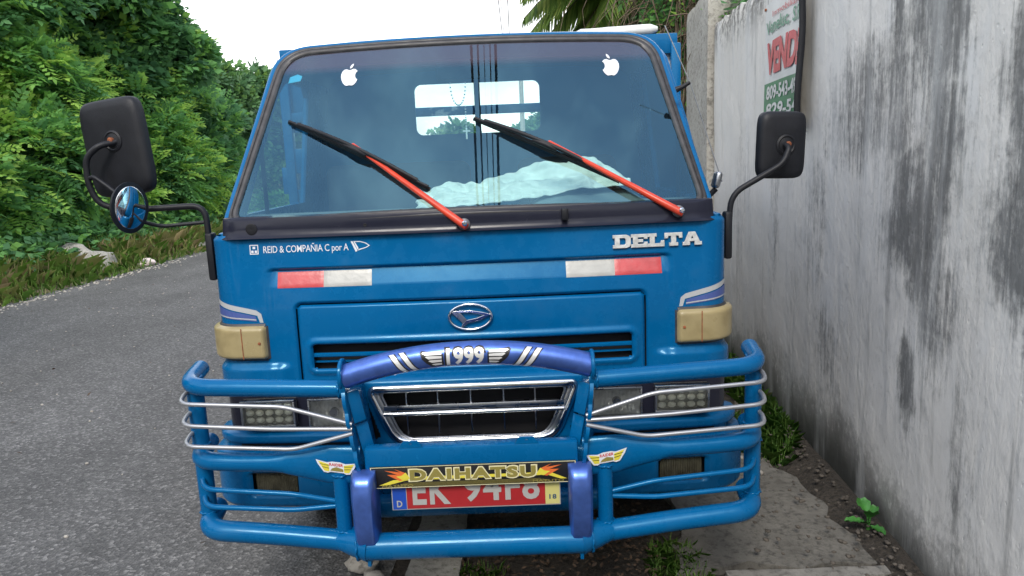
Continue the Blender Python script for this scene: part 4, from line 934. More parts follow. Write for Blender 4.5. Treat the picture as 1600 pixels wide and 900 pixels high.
# --- aerial
ae = empty('aerial', (.905, .30, 1.39), truck)
def aeo(o): o.location = (-.905, -.30, -1.39); return o
aeo(tube('aerial_rod', [(.913, .285, 1.385), (.800, .292, 1.735), (.712, .30, 1.935)], [.0022, .0018, .0022], SILVER, ae, 8)); aeo(tube('aerial_clip', [(.752, .305, 1.715), (.775, .300, 1.724), (.800, .294, 1.738)], [.011, .008, .006], BLACK, ae, 10))
V, F = g_box((.898, .30, 1.392), (.026, .05, .060), .011, Matrix.Rotation(R(14), 3, 'Y'), 3); aeo(mesh_obj('aerial_base', V, F, CHROMED, ae))
aeo(tube('aerial_foot', [(.895, .30, 1.36), (.868, .31, 1.33)], .010, BLACK, ae, 10))
# --- chassis, wheels, bed
for x in (-.36, .36): box('chassis_rail', (x, 2.3, .62), (.07, 4.5, .15), BLACK, truck, .01)
box('front_axle', (0, .72, .36), (1.3, .10, .10), BLACK, truck, .02)
def wheel(x, y):
    wv = empty('wheel', (x, y, .345), truck)
    prof = [(.20, -.085), (.27, -.095), (.325, -.088), (.345, -.060), (.345, .060), (.325, .088), (.27, .095), (.20, .085)]
    lathe('tyre', prof, TYRE, wv, 40, 'x'); lathe('rim', [(.20, -.08), (.19, -.03), (.10, .02), (.06, .05), (0, .05)] if x < 0 else [(.20, .08), (.19, .03), (.10, -.02), (.06, -.05), (0, -.05)], RIMM, wv, 32, 'x')
for x in (-.70, .70): wheel(x, .72)
for x in (-.82, -.61, .61, .82): wheel(x, 3.25)
bed = empty('cargo_bed', (0, 1.55, .82), truck)
def bd(o): o.location = (0, -1.55, -.82); return o
bd(box('bed_floor', (0, 3.1, .84), (2.06, 3.1, .08), PAINT, bed, .01))
for x in (-1.02, -.34, .34, 1.02): bd(box('headboard_post', (x, 1.57, 1.46), (.05, .05, 1.18), PAINT, bed, .006)) if abs(x) > .5 else bd(box('headboard_post', (x, 1.57, 1.23), (.05, .05, .70), PAINT, bed, .006))
for z, h in ((1.06, .16), (1.30, .16), (1.53, .13), (1.757, .046), (2.05, .10)): bd(box('headboard_rail', (0, 1.575, z), (2.06, .035, h), PAINT, bed, .005))
for sg in (-1, 1):
    bd(box('headboard_plate', (sg*.94, 1.60, 1.86), (.22, .012, .36), PAINT if sg < 0 else mat('white_board', (.62, .63, .62), .6), bed, .002))
    for y in (2.3, 3.1, 3.9, 4.6): bd(box('side_post', (sg*1.02, y, 1.20), (.05, .05, .66), PAINT, bed, .005))
    for z in (.97, 1.20, 1.43): bd(box('side_rail', (sg*1.055, 3.1, z), (.03, 3.1, .14), PAINT, bed, .004))
# --- things lying on and hanging in the truck
V = []; F = []; n = 14
for k, x in enumerate(lin(.50, .93, .035)):
    e = min(1, (x-.50)/.03+.2, (.93-x)/.03+.25); r_ = .028*math.sqrt(max(0, min(1, e)))
    for j in range(n): a = 2*math.pi*j/n; q_ = r_*(1+.08*fbm(x*9, a)); V.append((x, 1.575+q_*math.cos(a), 2.101+.024-.012*(.93-x)/.43+q_*math.sin(a)*.95))
m_ = len(V)//n
for i in range(m_-1):
    for j in range(n): j2 = (j+1) % n; F.append((i*n+j, i*n+j2, (i+1)*n+j2, (i+1)*n+j))
F += [tuple(range(n))[::-1], tuple((m_-1)*n+j for j in range(n))]
tag(mesh_obj('rolled_sheet', V, F, mat('white_roll', (.70, .71, .69), .7, var=.2, vscale=9), None, 60), 'short roll of white sheet lying on the headboard behind the cab roof', 'roll')
# towel
TOP = [(-.17, 1.375), (-.095, 1.400), (.03, 1.408), (.132, 1.438), (.282, 1.468), (.407, 1.488), (.493, 1.478), (.554, 1.430), (.60, 1.392)]
BOT = [(-.17, 1.338), (-.05, 1.337), (.061, 1.345), (.291, 1.366), (.40, 1.382), (.52, 1.386), (.60, 1.385)]
def interp(T, x): return float(np.interp(x, [a for a, _ in T], [b for _, b in T]))
V = []; F = []; nx_, ny_ = 110, 46
for i in range(nx_+1):
    x0 = -.19+.79*i/nx_
    for j in range(ny_+1):
        t = j/ny_; yb, yt = .245+.018*fbm(x0*9, 2)+.012*fbm(x0*30, 7), .50
        z = interp(BOT, x0)*(1-t)+interp(TOP, x0)*t; y = yb+(yt-yb)*t
        dx = x0*3+t*1.2; fold = .026*mnoise.noise(Vector((dx*3.0-t*4.2, t*3.2+x0*2, 1)))+.016*mnoise.noise(Vector((dx*8-t*9, t*4, 5)))+.020*abs(mnoise.noise(Vector((x0*5+t*7, t*2.2-x0*4, 9))))
        k = sstep(0, .12, t); V.append((x0+.02*fbm(t*5, x0*3), y-fold*1.1*k, z+fold*(.3+.7*k)))
for i in range(nx_):
    for j in range(ny_): a = i*(ny_+1)+j; F.append((a, a+ny_+1, a+ny_+2, a+1))
tw_ = mesh_obj('towel', V, F, TOWELM, None, 179); tag(tw_, 'crumpled pale mint towel spread over the dashboard behind the windshield', 'towel')
md = tw_.modifiers.new('thick', 'SOLIDIFY'); md.thickness = .004
# rosary
ro = tag(empty('rosary', (-.045, .60, 1.80)), 'pale bead rosary with a small cross hanging inside the windshield', 'rosary')
bm = bmesh.new(); bmesh.ops.create_icosphere(bm, subdivisions=1, radius=.0038); bme = bpy.data.meshes.new('bead'); bm.to_mesh(bme); bm.free(); BEADM = mat('bead', (.55, .62, .62), .4); bme.materials.append(BEADM)
pts = [(-.030*math.cos(a)*(1), .0, -.085*abs(math.sin(a))-.0) for a in [math.pi*k/17 for k in range(18)]]+[(.026, 0, -.09-.011*k) for k in range(8)]
for p in pts:
    o = link(bpy.data.objects.new('bead', bme), ro); o.location = p
box('cross', (.026, 0, -.195), (.006, .004, .045), BEADM, ro); box('cross_arm', (.026, .0005, -.186), (.030, .004, .006), BEADM, ro)

# ------------------------------------------------------------------ banner on the wall
CLOTH = mat('banner_white', (.62, .62, .60), .55, var=.18, vscale=4); BGRN = mat('banner_green', (.012, .16, .055), .5, var=.2, vscale=8); BRED = mat('banner_red', (.46, .03, .04), .5); BGT = mat('banner_green_ink', (.06, .22, .13), .5)
bn = tag(empty('banner', (wallx(1.6)-.03, 1.6, 1.6)), 'white, red and green for-sale banner tied to the stained wall', 'banner')
BY0, BY1, BZ0, BZ1 = 1.87, 1.165, 1.60, 2.262          # far edge .. near edge
def ban(u, z, o):
    """u 0..1 from the far edge to the near edge, which curls off the wall"""
    y = BY0+(BY1-BY0)*u; cur = .035*sstep(.72, 1.0, u)**1.5+.006*math.sin(z*9+u*5)*(.3+u); e = .02*math.sin(u*3.1)*(z-BZ0)
    return Vector((wallx(y)-.035-cur-o, y, z-.03*sstep(.8, 1, u)*((z-BZ0)/.66)+e))-bn.location
def bpart(name, V, F, m, off, ml=.04):
    V, F = subdiv(V, F, ml); return mesh_obj(name, [ban(x, y, off) for x, y, z in V], F, m, bn, 60)
V, F = g_fill([rect(0, 1, BZ0, BZ1)]); sh = bpart('banner_sheet', V, F, CLOTH, 0)
V, F = g_fill([rect(0.0, 1, BZ0, 1.845)]); bpart('green_band', V, F, BGRN, .003)
for nm, s_, x0, x1, z0, z1, m_, shr, of in (('small_lettering', 'Inmobiliaria', .22, .86, 2.175, 2.205, BRED, 0, 0), ('name_lettering', 'Veneluc,', .06, .62, 2.085, 2.165, BGT, 0, .02), ('suffix_lettering', 'S.R.L.', .68, .96, 2.095, 2.165, BGT, 0, .02), ('large_lettering', 'VENDE', .08, .97, 1.885, 2.055, BRED, .15, .05), ('phone_lettering', '809-543-497', .07, .95, 1.755, 1.828, CLOTH, .1, .03), ('phone_lettering', '829-543', .07, .98, 1.665, 1.735, CLOTH, .1, .03)):
    V, F = g_text(s_, 1, 0, of, 1, 1.0, 0, shr); V = fit(V, x0, min(x1, .985), z0, z1); bpart(nm, V, F, m_, .006)
P_ = [ban(1.0, z, .0) for z in lin(BZ0-.01, BZ1+.02, .05)]; V, F = g_tube(P_, [(.008, .016)]*len(P_), 8); mesh_obj('banner_edge_strip', V, F, BLACK, bn, 60)
for z in (BZ1-.02, BZ0+.02):
    p = ban(.02, z, .004); lathe('nail', [(.008, -.004), (.008, .004), (0, .006)], RUST, bn, 10, mt=Matrix.Translation(p) @ Matrix.Rotation(R(-90), 4, 'Y'))

# ------------------------------------------------------------------ vegetation
def leafmat(name, stops, trans=.35):
    q = NM(name); a = q.N.new('ShaderNodeAttribute'); a.attribute_name = 'tint'
    c = q.ramp(a.outputs['Fac'], stops); q.base(c); q.rough(.5); q.b.inputs['Specular IOR Level'].default_value = .35
    tr = q.N.new('ShaderNodeBsdfTranslucent'); q.link(c, tr.inputs['Color']); mx_ = q.N.new('ShaderNodeMixShader'); mx_.inputs[0].default_value = trans
    o = q.N['Material Output']; q.link(q.b.outputs[0], mx_.inputs[1]); q.link(tr.outputs[0], mx_.inputs[2]); q.link(mx_.outputs[0], o.inputs['Surface']); return q.m
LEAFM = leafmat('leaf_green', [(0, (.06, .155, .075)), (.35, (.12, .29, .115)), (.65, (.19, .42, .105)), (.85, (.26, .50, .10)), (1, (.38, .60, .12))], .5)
VINEM = leafmat('vine_leaf', [(0, (.055, .12, .065)), (.5, (.10, .21, .095)), (.85, (.15, .30, .10)), (1, (.24, .40, .10))], .42)
GRASSM = leafmat('grass_blade', [(0, (.09, .22, .045)), (.45, (.21, .37, .07)), (.62, (.46, .44, .19)), (.8, (.56, .46, .28)), (1, (.36, .26, .16))], .5)
PALMM = leafmat('palm_leaf', [(0, (.06, .12, .025)), (.5, (.13, .22, .04)), (1, (.28, .34, .08))], .45)
BARK = mat('bark', (.10, .075, .055), .9, var=.5, vscale=14, bump=.6, bscale=40)
def leaflet(b, d, side, ln, wd):
    """four-cornered folded leaflet"""
    n = np.cross(d, side); n /= np.linalg.norm(n)+1e-9
    return [b, b+d*ln*.45+side*wd*.5+n*ln*.05, b+d*ln-n*ln*.06, b+d*ln*.45-side*wd*.5+n*ln*.05]
def frond_template(pairs=5, drop=.35):
    V = []
    for k in range(pairs):
        t = .22+.70*k/(pairs-1); b = np.array([t, 0, -drop*t*t])
        for s in (-1, 1):
            d = np.array([.45, s*.85, -.25]); d /= np.linalg.norm(d); sd_ = np.cross(d, np.array([0, 0, 1.])); sd_ /= np.linalg.norm(sd_)
            V += leaflet(b, d, sd_, .34*(1-.35*abs(t-.5)), .17)
    V += leaflet(np.array([.95, 0, -drop*.9]), np.array([.85, 0, -.5]), np.array([0, 1., 0]), .33, .17)
    return np.array(V)
def cluster_template(n=7, r=1.0, seed=3):
    g = np.random.default_rng(seed); V = []
    for k in range(n):
        a = g.uniform(0, 6.28); p = np.array([math.cos(a)*g.uniform(.1, .7), math.sin(a)*g.uniform(.1, .7), g.uniform(-.35, .35)]); d = np.array([math.cos(a+g.normal(0, .6))*.75, math.sin(a+g.normal(0, .6))*.75, g.uniform(-.75, .1)]); d /= np.linalg.norm(d)
        sd_ = np.cross(d, np.array([0, 0, 1.])); sd_ /= np.linalg.norm(sd_)+1e-9; V += leaflet(p, d, sd_, .55, .46)
    return np.array(V)
FROND = [frond_template(5, .35), frond_template(6, .6), frond_template(4, .2)]
CLUST = [cluster_template(7, seed=3), cluster_template(8, seed=5), cluster_template(6, seed=8)]
def scatter(T, P, D, size, tint, roll=None):
    """place template T (leaf-sized quads, +x = growing direction) at P along D"""
    n, m = len(P), len(T); up = np.tile(np.array([0, 0, 1.]), (n, 1))+rng.normal(0, .35, (n, 3))
    X = D/np.linalg.norm(D, axis=1, keepdims=True); Y = np.cross(up, X); Y /= np.linalg.norm(Y, axis=1, keepdims=True)+1e-9; Z = np.cross(X, Y)
    V = P[:, None, :]+size[:, None, None]*(T[None, :, 0:1]*X[:, None, :]+T[None, :, 1:2]*Y[:, None, :]+T[None, :, 2:3]*Z[:, None, :])
    V = V.reshape(-1, 3); F = np.arange(n*m).reshape(-1, 4); t = np.repeat(tint, m)+np.repeat(rng.normal(0, .05, n*m//4), 4); return V, F, np.clip(t, 0, 1)
def crown_leaves(lobes, n, size, tpl, bright=.25, bias=0.0, shell=.55):
    vol = np.array([(r[0]*r[1]*r[2])**(2/3) for c, r in lobes]); cnt = (n*vol/vol.sum()).astype(int); Vs = []; Fs = []; Ts = []; b = 0
    for (c, r), k in zip(lobes, cnt):
        d = rng.normal(0, 1, (k, 3)); d /= np.linalg.norm(d, axis=1, keepdims=True); d[:, 2] = np.where(d[:, 2] < -.5, -d[:, 2], d[:, 2])
        lump = 1+.16*np.sin(d[:, 0]*5+c[1])*np.sin(d[:, 1]*6+c[0])+.12*np.sin(d[:, 2]*9+c[0]*3+d[:, 0]*7)
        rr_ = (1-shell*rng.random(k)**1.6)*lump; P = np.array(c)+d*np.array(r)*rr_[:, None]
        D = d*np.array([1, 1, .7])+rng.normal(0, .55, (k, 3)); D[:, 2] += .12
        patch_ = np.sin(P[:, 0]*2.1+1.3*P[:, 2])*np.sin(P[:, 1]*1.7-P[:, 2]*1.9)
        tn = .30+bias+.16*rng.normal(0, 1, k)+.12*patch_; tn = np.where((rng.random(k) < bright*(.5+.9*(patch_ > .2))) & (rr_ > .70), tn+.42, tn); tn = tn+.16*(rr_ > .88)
        per = np.array_split(rng.permutation(k), len(tpl))
        for T, ix in zip(tpl, per):
            if len(ix) == 0: continue
            V, F, t = scatter(T, P[ix], D[ix], size*rng.uniform(.65, 1.3, len(ix)), tn[ix]); Vs.append(V); Fs.append(F+b); Ts.append(t); b += len(V)
    return np.concatenate(Vs), np.concatenate(Fs), np.concatenate(Ts)
def tree(name, label, cat, base, lobes, n, size, tpl, m=None, bright=.25, bias=0.0, group=None, trunk=.12):
    root = tag(empty(name, base), label, cat, group); B = np.array(base)
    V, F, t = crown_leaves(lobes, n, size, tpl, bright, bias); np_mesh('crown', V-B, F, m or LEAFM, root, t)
    mb = MB(); top = max(lobes, key=lambda l: l[0][2])[0]
    mid = (np.array([base[0], base[1], 0])*.4+np.array(top)*.6); mid[2] = base[2]+(top[2]-base[2])*.5
    P = [Vector(base)-Vector((0, 0, .1)), Vector(np.array(base)*.7+mid*.3), Vector(mid), Vector(top)]; P = fillet(P, .4, 4)
    mb.add(*[[v_-Vector(base) for v_ in g_tube(P, [trunk*(1-.75*i/(len(P)-1)) for i in range(len(P))], 9)[0]], g_tube(P, .1, 9)[1]])
    for c, r in lobes:
        s0 = Vector(mid)-Vector((0, 0, .2)); e_ = Vector(c); Q = fillet([s0, s0.lerp(e_, .5)+Vector((0, 0, .15)), e_+Vector((0, 0, r[2]*.4))], .3, 3); V_, F_ = g_tube(Q, [trunk*.5*(1-.8*i/(len(Q)-1)) for i in range(len(Q))], 6); mb.add([v_-Vector(base) for v_ in V_], F_)
    mb.build('trunk', BARK, root); return root
GB = 'bushes crowding the far side of the road'
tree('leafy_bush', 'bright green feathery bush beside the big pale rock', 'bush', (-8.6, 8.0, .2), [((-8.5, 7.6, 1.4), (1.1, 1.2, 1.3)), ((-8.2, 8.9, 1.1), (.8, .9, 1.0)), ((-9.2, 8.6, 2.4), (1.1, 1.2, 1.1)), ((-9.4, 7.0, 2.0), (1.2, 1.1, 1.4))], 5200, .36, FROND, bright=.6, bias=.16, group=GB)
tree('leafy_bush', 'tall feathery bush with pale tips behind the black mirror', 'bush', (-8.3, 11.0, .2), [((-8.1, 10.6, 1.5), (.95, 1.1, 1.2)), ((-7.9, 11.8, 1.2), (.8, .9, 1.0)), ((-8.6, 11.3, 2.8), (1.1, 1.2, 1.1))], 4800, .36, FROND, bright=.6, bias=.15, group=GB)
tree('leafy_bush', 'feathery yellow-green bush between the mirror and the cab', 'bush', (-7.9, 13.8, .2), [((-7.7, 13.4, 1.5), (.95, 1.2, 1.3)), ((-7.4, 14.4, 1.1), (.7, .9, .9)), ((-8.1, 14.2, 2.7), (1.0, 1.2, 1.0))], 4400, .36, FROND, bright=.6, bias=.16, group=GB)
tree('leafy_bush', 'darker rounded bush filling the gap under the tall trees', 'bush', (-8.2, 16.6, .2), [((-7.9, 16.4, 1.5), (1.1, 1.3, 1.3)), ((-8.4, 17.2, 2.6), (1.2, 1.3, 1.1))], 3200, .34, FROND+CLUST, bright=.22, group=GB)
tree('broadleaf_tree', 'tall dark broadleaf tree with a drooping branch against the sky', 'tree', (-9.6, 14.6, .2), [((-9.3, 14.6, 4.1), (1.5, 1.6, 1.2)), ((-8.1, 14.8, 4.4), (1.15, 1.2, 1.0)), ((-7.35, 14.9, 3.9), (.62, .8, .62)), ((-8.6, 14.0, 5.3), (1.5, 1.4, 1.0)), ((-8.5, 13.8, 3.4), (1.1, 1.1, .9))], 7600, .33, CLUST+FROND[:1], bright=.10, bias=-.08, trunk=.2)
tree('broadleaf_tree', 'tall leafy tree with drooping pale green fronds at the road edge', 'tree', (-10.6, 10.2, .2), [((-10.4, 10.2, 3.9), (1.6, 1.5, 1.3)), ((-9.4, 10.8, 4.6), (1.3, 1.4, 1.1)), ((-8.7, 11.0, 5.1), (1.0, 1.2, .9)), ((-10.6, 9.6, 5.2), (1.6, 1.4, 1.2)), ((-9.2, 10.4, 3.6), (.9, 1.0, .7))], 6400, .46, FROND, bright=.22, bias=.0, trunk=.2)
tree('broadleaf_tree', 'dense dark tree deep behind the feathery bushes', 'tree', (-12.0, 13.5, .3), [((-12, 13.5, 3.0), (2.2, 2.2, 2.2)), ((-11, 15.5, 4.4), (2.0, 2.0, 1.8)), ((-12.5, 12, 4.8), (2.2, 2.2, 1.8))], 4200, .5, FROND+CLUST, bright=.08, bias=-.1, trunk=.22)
for k, (x, y, h, lab) in enumerate([(-9.6, 21.5, 4.7, 'vine-covered hedge mass next to the cab roof'), (-9.5, 25.5, 4.9, 'second vine-covered hedge mass farther along the road'), (-9.2, 30, 5.0, 'third vine-covered hedge mass far along the road'), (-9.0, 36, 5.2, 'last vine-covered hedge mass at the road end')]):
    tree('vine_hedge', lab, 'hedge', (x, y, .2), [((x, y, h*.38), (2.0, 2.6, h*.42)), ((x+.6, y-1.0, h*.68), (1.3, 1.5, h*.30)), ((x-.7, y+1.1, h*.68), (1.4, 1.6, h*.31))], 5200 if k == 0 else 2600, .30 if k == 0 else .45, CLUST, VINEM, bright=.12, bias=.08, group='vine hedges along the road', trunk=.15)
for k, (x, y, h, lab) in enumerate([(-8.4, 1.5, 4.2, 'unseen added tree beside the open road before the feathery bushes'), (-9.5, -5, 5.2, 'unseen added tree across from the long stained wall'), (-9.0, -12, 5.6, 'unseen added tree halfway back to the rear utility pole'), (-5.0, -19, 6.2, 'large unseen tree added on the left facing the truck'), (.5, -20.5, 6.4, 'large unseen tree added across the road in front of the truck'), (5.5, -18, 6.2, 'large unseen tree added behind the near end of the wall')]):  # unseen trees added so the truck's paint reflects darker surroundings
    tree('broadleaf_tree', lab, 'tree', (x, y, 0), [((x, y, h*.42), (2.3, 2.3, h*.36)), ((x+.9, y-1.0, h*.72), (1.9, 1.9, h*.30)), ((x-1.2, y+1.1, h*.70), (1.9, 1.9, h*.28))], 1900, .62, CLUST, VINEM, bright=.12, bias=.05, trunk=.2)
for x, y, h, lab in [(1.8, 58, 5.0, 'far tree at the end of the road seen through the rear window'), (6.0, 55, 5.6, 'far tree beyond the wall end past the palm'), (-5.5, 60, 4.4, 'far low tree closing the road end opposite the utility pole')]:
    tree('broadleaf_tree', lab, 'tree', (x, y, 0), [((x, y, h*.45), (2.2, 2.0, h*.38)), ((x+1.2, y, h*.7), (1.5, 1.5, h*.27))], 900, .8, CLUST, VINEM, bright=.1, bias=.1, trunk=.2)
# understorey at the foot of the bushes (nobody could count the stems)
n = 3600; y = rng.uniform(4.5, 24, n); x = -7.15+WK*y-.6*rng.random(n)**.7*2.2+rng.normal(0, .12, n); P = np.stack([x, y, .10+.35*rng.random(n)+np.clip(-6.9+WK*y-x, 0, 2)*.22], 1); D = rng.normal(0, 1, (n, 3)); D[:, 2] = np.abs(D[:, 2])*.6+.2
V, F, t = scatter(CLUST[0], P, D, rng.uniform(.14, .30, n), np.clip(.45+.2*rng.normal(0, 1, n), 0, 1)); o = np_mesh('ground_cover', V, F, LEAFM, None, t); tag(o, 'low green ground cover at the foot of the roadside bushes', 'ground cover'); o['kind'] = 'stuff'
def blades(n, px, py, pz, h, wd, tint, lean_=.5):
    a = rng.uniform(0, 6.283, n); l = rng.uniform(0, lean_, n); dx, dy = np.cos(a), np.sin(a); sx, sy = -dy, dx
    b = np.stack([px, py, pz], 1); W2 = (wd/2)[:, None]*np.stack([sx, sy, 0*sx], 1); md_ = b+np.stack([dx*l*h*.35, dy*l*h*.35, h*.6], 1); tp = b+np.stack([dx*l*h, dy*l*h, h*(1-.3*l)], 1)
    V = np.stack([b-W2, b+W2, md_+W2*.8, tp, md_-W2*.8], 1).reshape(-1, 3); F = np.arange(5*n).reshape(-1, 5); return V, F, np.repeat(np.clip(tint, 0, 1), 5)
n = 24000; y = rng.uniform(3.5, 26, n); d = rng.random(n)**.8*2.0; x = -6.30+WK*y-d; z = np.array([vergeh(a, b)-.02 for a, b in zip(x, y)])
ok_ = ((x+6.85)/.62)**2+((y-8.95)/.55)**2 > 1; x, y, z, d = x[ok_], y[ok_], z[ok_], d[ok_]; n = len(x)
dry = np.clip(.85-1.1*np.abs(d-.7)+.25*np.sin(y*1.3)+.2*rng.normal(0, 1, n), 0, 1); V, F, t = blades(n, x, y, z, rng.uniform(.10, .50, n)*(.4+.6*np.clip(d/.6, 0, 1)), rng.uniform(.005, .013, n), .34+.30*dry+.13*rng.normal(0, 1, n), 1.0)
o = np_mesh('verge_grass', V, F, GRASSM, None, t); tag(o, 'dry brown and green grass along the road verge', 'grass'); o['kind'] = 'stuff'
# grass by the wall and under the truck
def tuft(name, label, cx, cy, rx, ry, n, hmin, hmax, tint=.3, z=.0):
    a = rng.uniform(0, 6.283, n); r_ = np.sqrt(rng.random(n)); x = cx+rx*r_*np.cos(a); y = cy+ry*r_*np.sin(a)
    V, F, t = blades(n, x, y, np.full(n, z-.01), rng.uniform(hmin, hmax, n), rng.uniform(.002, .0045, n), tint+.12*rng.normal(0, 1, n), 1.1); o = np_mesh(name, V, F, GRASSM, None, t); o['kind'] = 'stuff'; tag(o, label, 'grass'); return o
tuft('grass_patch', 'green grass growing beside the concrete apron under the bull bar', .70, .06, .11, .20, 700, .02, .06, .30)
tuft('grass_patch', 'grass strip at the foot of the wall behind the bull bar', 1.53, 2.5, .09, 1.3, 2000, .03, .16, .22)
tuft('grass_patch', 'short grass at the wall foot beyond the concrete apron', 1.36, 1.2, .14, .28, 900, .03, .13, .25)
tuft('grass_patch', 'thin grass at the kerb in front of the truck', -.02, .02, .10, .12, 220, .02, .06, .3)
# leaf litter and gravel on the soil
LITM = mat('dead_leaf', (.115, .072, .045), .85, col2=(.045, .030, .02), vscale=22); n = 3000
x = rng.uniform(-.10, .66, n); y = rng.uniform(-.5, 1.6, n); P = np.stack([x+WK*y, y, .012+.014*rng.random(n)], 1); D = rng.normal(0, 1, (n, 3)); D[:, 2] *= .25
LQ = np.array(leaflet(np.zeros(3), np.array([1., 0, 0]), np.array([0, 1., 0]), 1.0, .5)); V, F, t = scatter(LQ, P, D, rng.uniform(.010, .030, n), rng.random(n)); o = np_mesh('leaf_litter', V, F, LITM, None, t); o['kind'] = 'stuff'; tag(o, 'dead brown leaf litter on the soil under the bull bar', 'leaf litter')
def pebble_geo(seed, sub=2):
    bm = bmesh.new(); bmesh.ops.create_icosphere(bm, subdivisions=sub, radius=1)
    for v in bm.verts: v.co *= 1+.28*fbm(v.co.x*1.4+seed, v.co.y*1.4, v.co.z*1.4)
    bm.verts.index_update(); V = np.array([v.co[:] for v in bm.verts]); F = np.array([[v.index for v in f.verts] for f in bm.faces]); bm.free(); return V, F
pv, pf = pebble_geo(3, 1); Vs = []; Fs = []; b = 0
GRITM = concrete('grit', (.05, .042, .034), (.15, .13, .11), False)
for k in range(650):
    yy = rng.uniform(-.3, 3.0); e = abs(rng.normal(0, .10)); xx = wallx(yy)-.03-e if k % 3 else wallx(yy)-rng.uniform(.1, .55)
    if k % 5 == 0: yy = rng.uniform(-.3, 1.0); xx = rng.uniform(-.48, -.08)
    s_ = rng.uniform(.003, .010); Vs.append(pv*np.array([s_*rng.uniform(.8, 1.5), s_*rng.uniform(.8, 1.4), s_*.7])+np.array([xx, yy, .012 if k % 5 == 0 else .022+.03*(e < .12)])); Fs.append(pf+b); b += len(pv)
o = np_mesh('gravel', np.concatenate(Vs), np.concatenate(Fs), GRITM, None, None, True); o['kind'] = 'stuff'; tag(o, 'loose gravel and grit scattered along the wall foot and kerb', 'gravel')
Vs = []; Fs = []; b = 0
for k in range(1100):
    yy = rng.uniform(3.0, 20) if k % 4 else rng.uniform(-1, 12); xx = -6.33+WK*yy+abs(rng.normal(0, .12)) if k % 4 else rng.uniform(-5.5, -1.2)+WK*yy
    s_ = rng.uniform(.006, .022) if k % 4 else rng.uniform(.004, .010); Vs.append(pv*np.array([s_*rng.uniform(.8, 1.5), s_*rng.uniform(.8, 1.4), s_*.7])+np.array([xx, yy, .004])); Fs.append(pf+b); b += len(pv)
o = np_mesh('road_grit', np.concatenate(Vs), np.concatenate(Fs), ROCKM, None, None, True); o['kind'] = 'stuff'; tag(o, 'loose grit along the crumbling far edge of the road', 'grit')
n = 160; y = rng.uniform(-1.2, 14, n); P = np.stack([np.where(rng.random(n) < .5, rng.uniform(-6.3, -5.6, n), rng.uniform(-5.5, -.6, n))+WK*y, y, np.full(n, .012)], 1); D = rng.normal(0, 1, (n, 3)); D[:, 2] *= .2
V, F, t = scatter(LQ, P, D, rng.uniform(.02, .05, n), rng.random(n)); o = np_mesh('fallen_leaves', V, F, LITM, None, t); o['kind'] = 'stuff'; tag(o, 'a few dry fallen leaves strewn over the asphalt', 'leaf litter')
def stone(name, label, loc, sc, seed, m=ROCKM, rz=0):
    V, F = pebble_geo(seed, 3); o = mesh_obj(name, V*np.array(sc), F, m, None, 179); o.location = loc; o.rotation_euler.z = rz; tag(o, label, 'rock' if sc[0] > .12 else 'stone'); return o
stone('rock', 'big pale weathered rock in the dry grass at the road edge', (-6.90, 9.05, .20), (.44, .34, .27), 11)
stone('rock', 'lower lighter rock leaning against the big pale rock', (-6.42, 9.05, .14), (.26, .22, .20), 17, CONC2)
stone('stone', 'small white stone on the edge of the asphalt', (-5.98, 9.6, .05), (.15, .10, .07), 23, mat('white_stone', (.62, .53, .50), .8))
stone('rock', 'flat pale kerb rock far along the road edge by the mirror bracket', (-5.85, 12.6, .08), (.55, .9, .12), 29, CONC2)
stone('stone', 'flat grey stone lying by the road edge under the dry grass', (-6.55, 7.3, .05), (.16, .10, .06), 31)
for k, (x, y, s_, lab) in enumerate([(1.235, .80, .018, 'brown pebble on the concrete apron near the wall'), (1.205, .98, .014, 'white pebble on the soil beyond the concrete apron'), (1.30, 1.02, .016, 'grey pebble at the edge of the concrete apron'), (-.46, .12, .05, 'broken concrete lump between asphalt and kerb stone'), (-.40, .02, .035, 'small broken stone in front of the kerb stone')]): stone('stone', lab, (x, y, s_*.5+.016), (s_*1.2, s_, s_*.7), 40+k)
# young plant at the wall foot
yp = tag(empty('seedling', (1.475, .24, .02)), 'young green plant with broad leaves growing at the wall foot', 'plant')
SEEDM = mat('seedling_leaf', (.045, .19, .03), .5, var=.35, vscale=20)
def bigleaf(az, el, ln, wd, st):
    V = []; F = []; n = 8; d = Vector((math.cos(az)*math.cos(el), math.sin(az)*math.cos(el), math.sin(el))); s_ = Vector((-math.sin(az), math.cos(az), 0)); b0 = d*st*.4+Vector((0, 0, st))
    for i in range(n+1):
        t = i/n; w2 = wd/2*math.sin(math.pi*min(.98, t*.96+.02))**.7; c = b0+d*ln*t+Vector((0, 0, -.35*ln*t*t))
        for k in (-1, -.5, 0, .5, 1): V.append(c+s_*w2*k+Vector((0, 0, .18*wd*abs(k)+.004*math.sin(t*20+k*3))))
    for i in range(n):
        for k in range(4): a = i*5+k; F.append((a, a+1, a+6, a+5))
    mesh_obj('leaf', V, F, SEEDM, yp, 179); tube('stem', [(0, 0, -.01), tuple(b0*.6), tuple(b0)], .0025, SEEDM, yp, 6)
for az, el, ln, wd, st in ((-100, 60, .085, .055, .045), (170, 25, .085, .045, .030), (-70, 20, .075, .040, .025), (95, 50, .08, .055, .055), (40, 45, .06, .04, .05), (-140, 45, .06, .035, .03)): bigleaf(R(az), R(el), ln, wd, st)
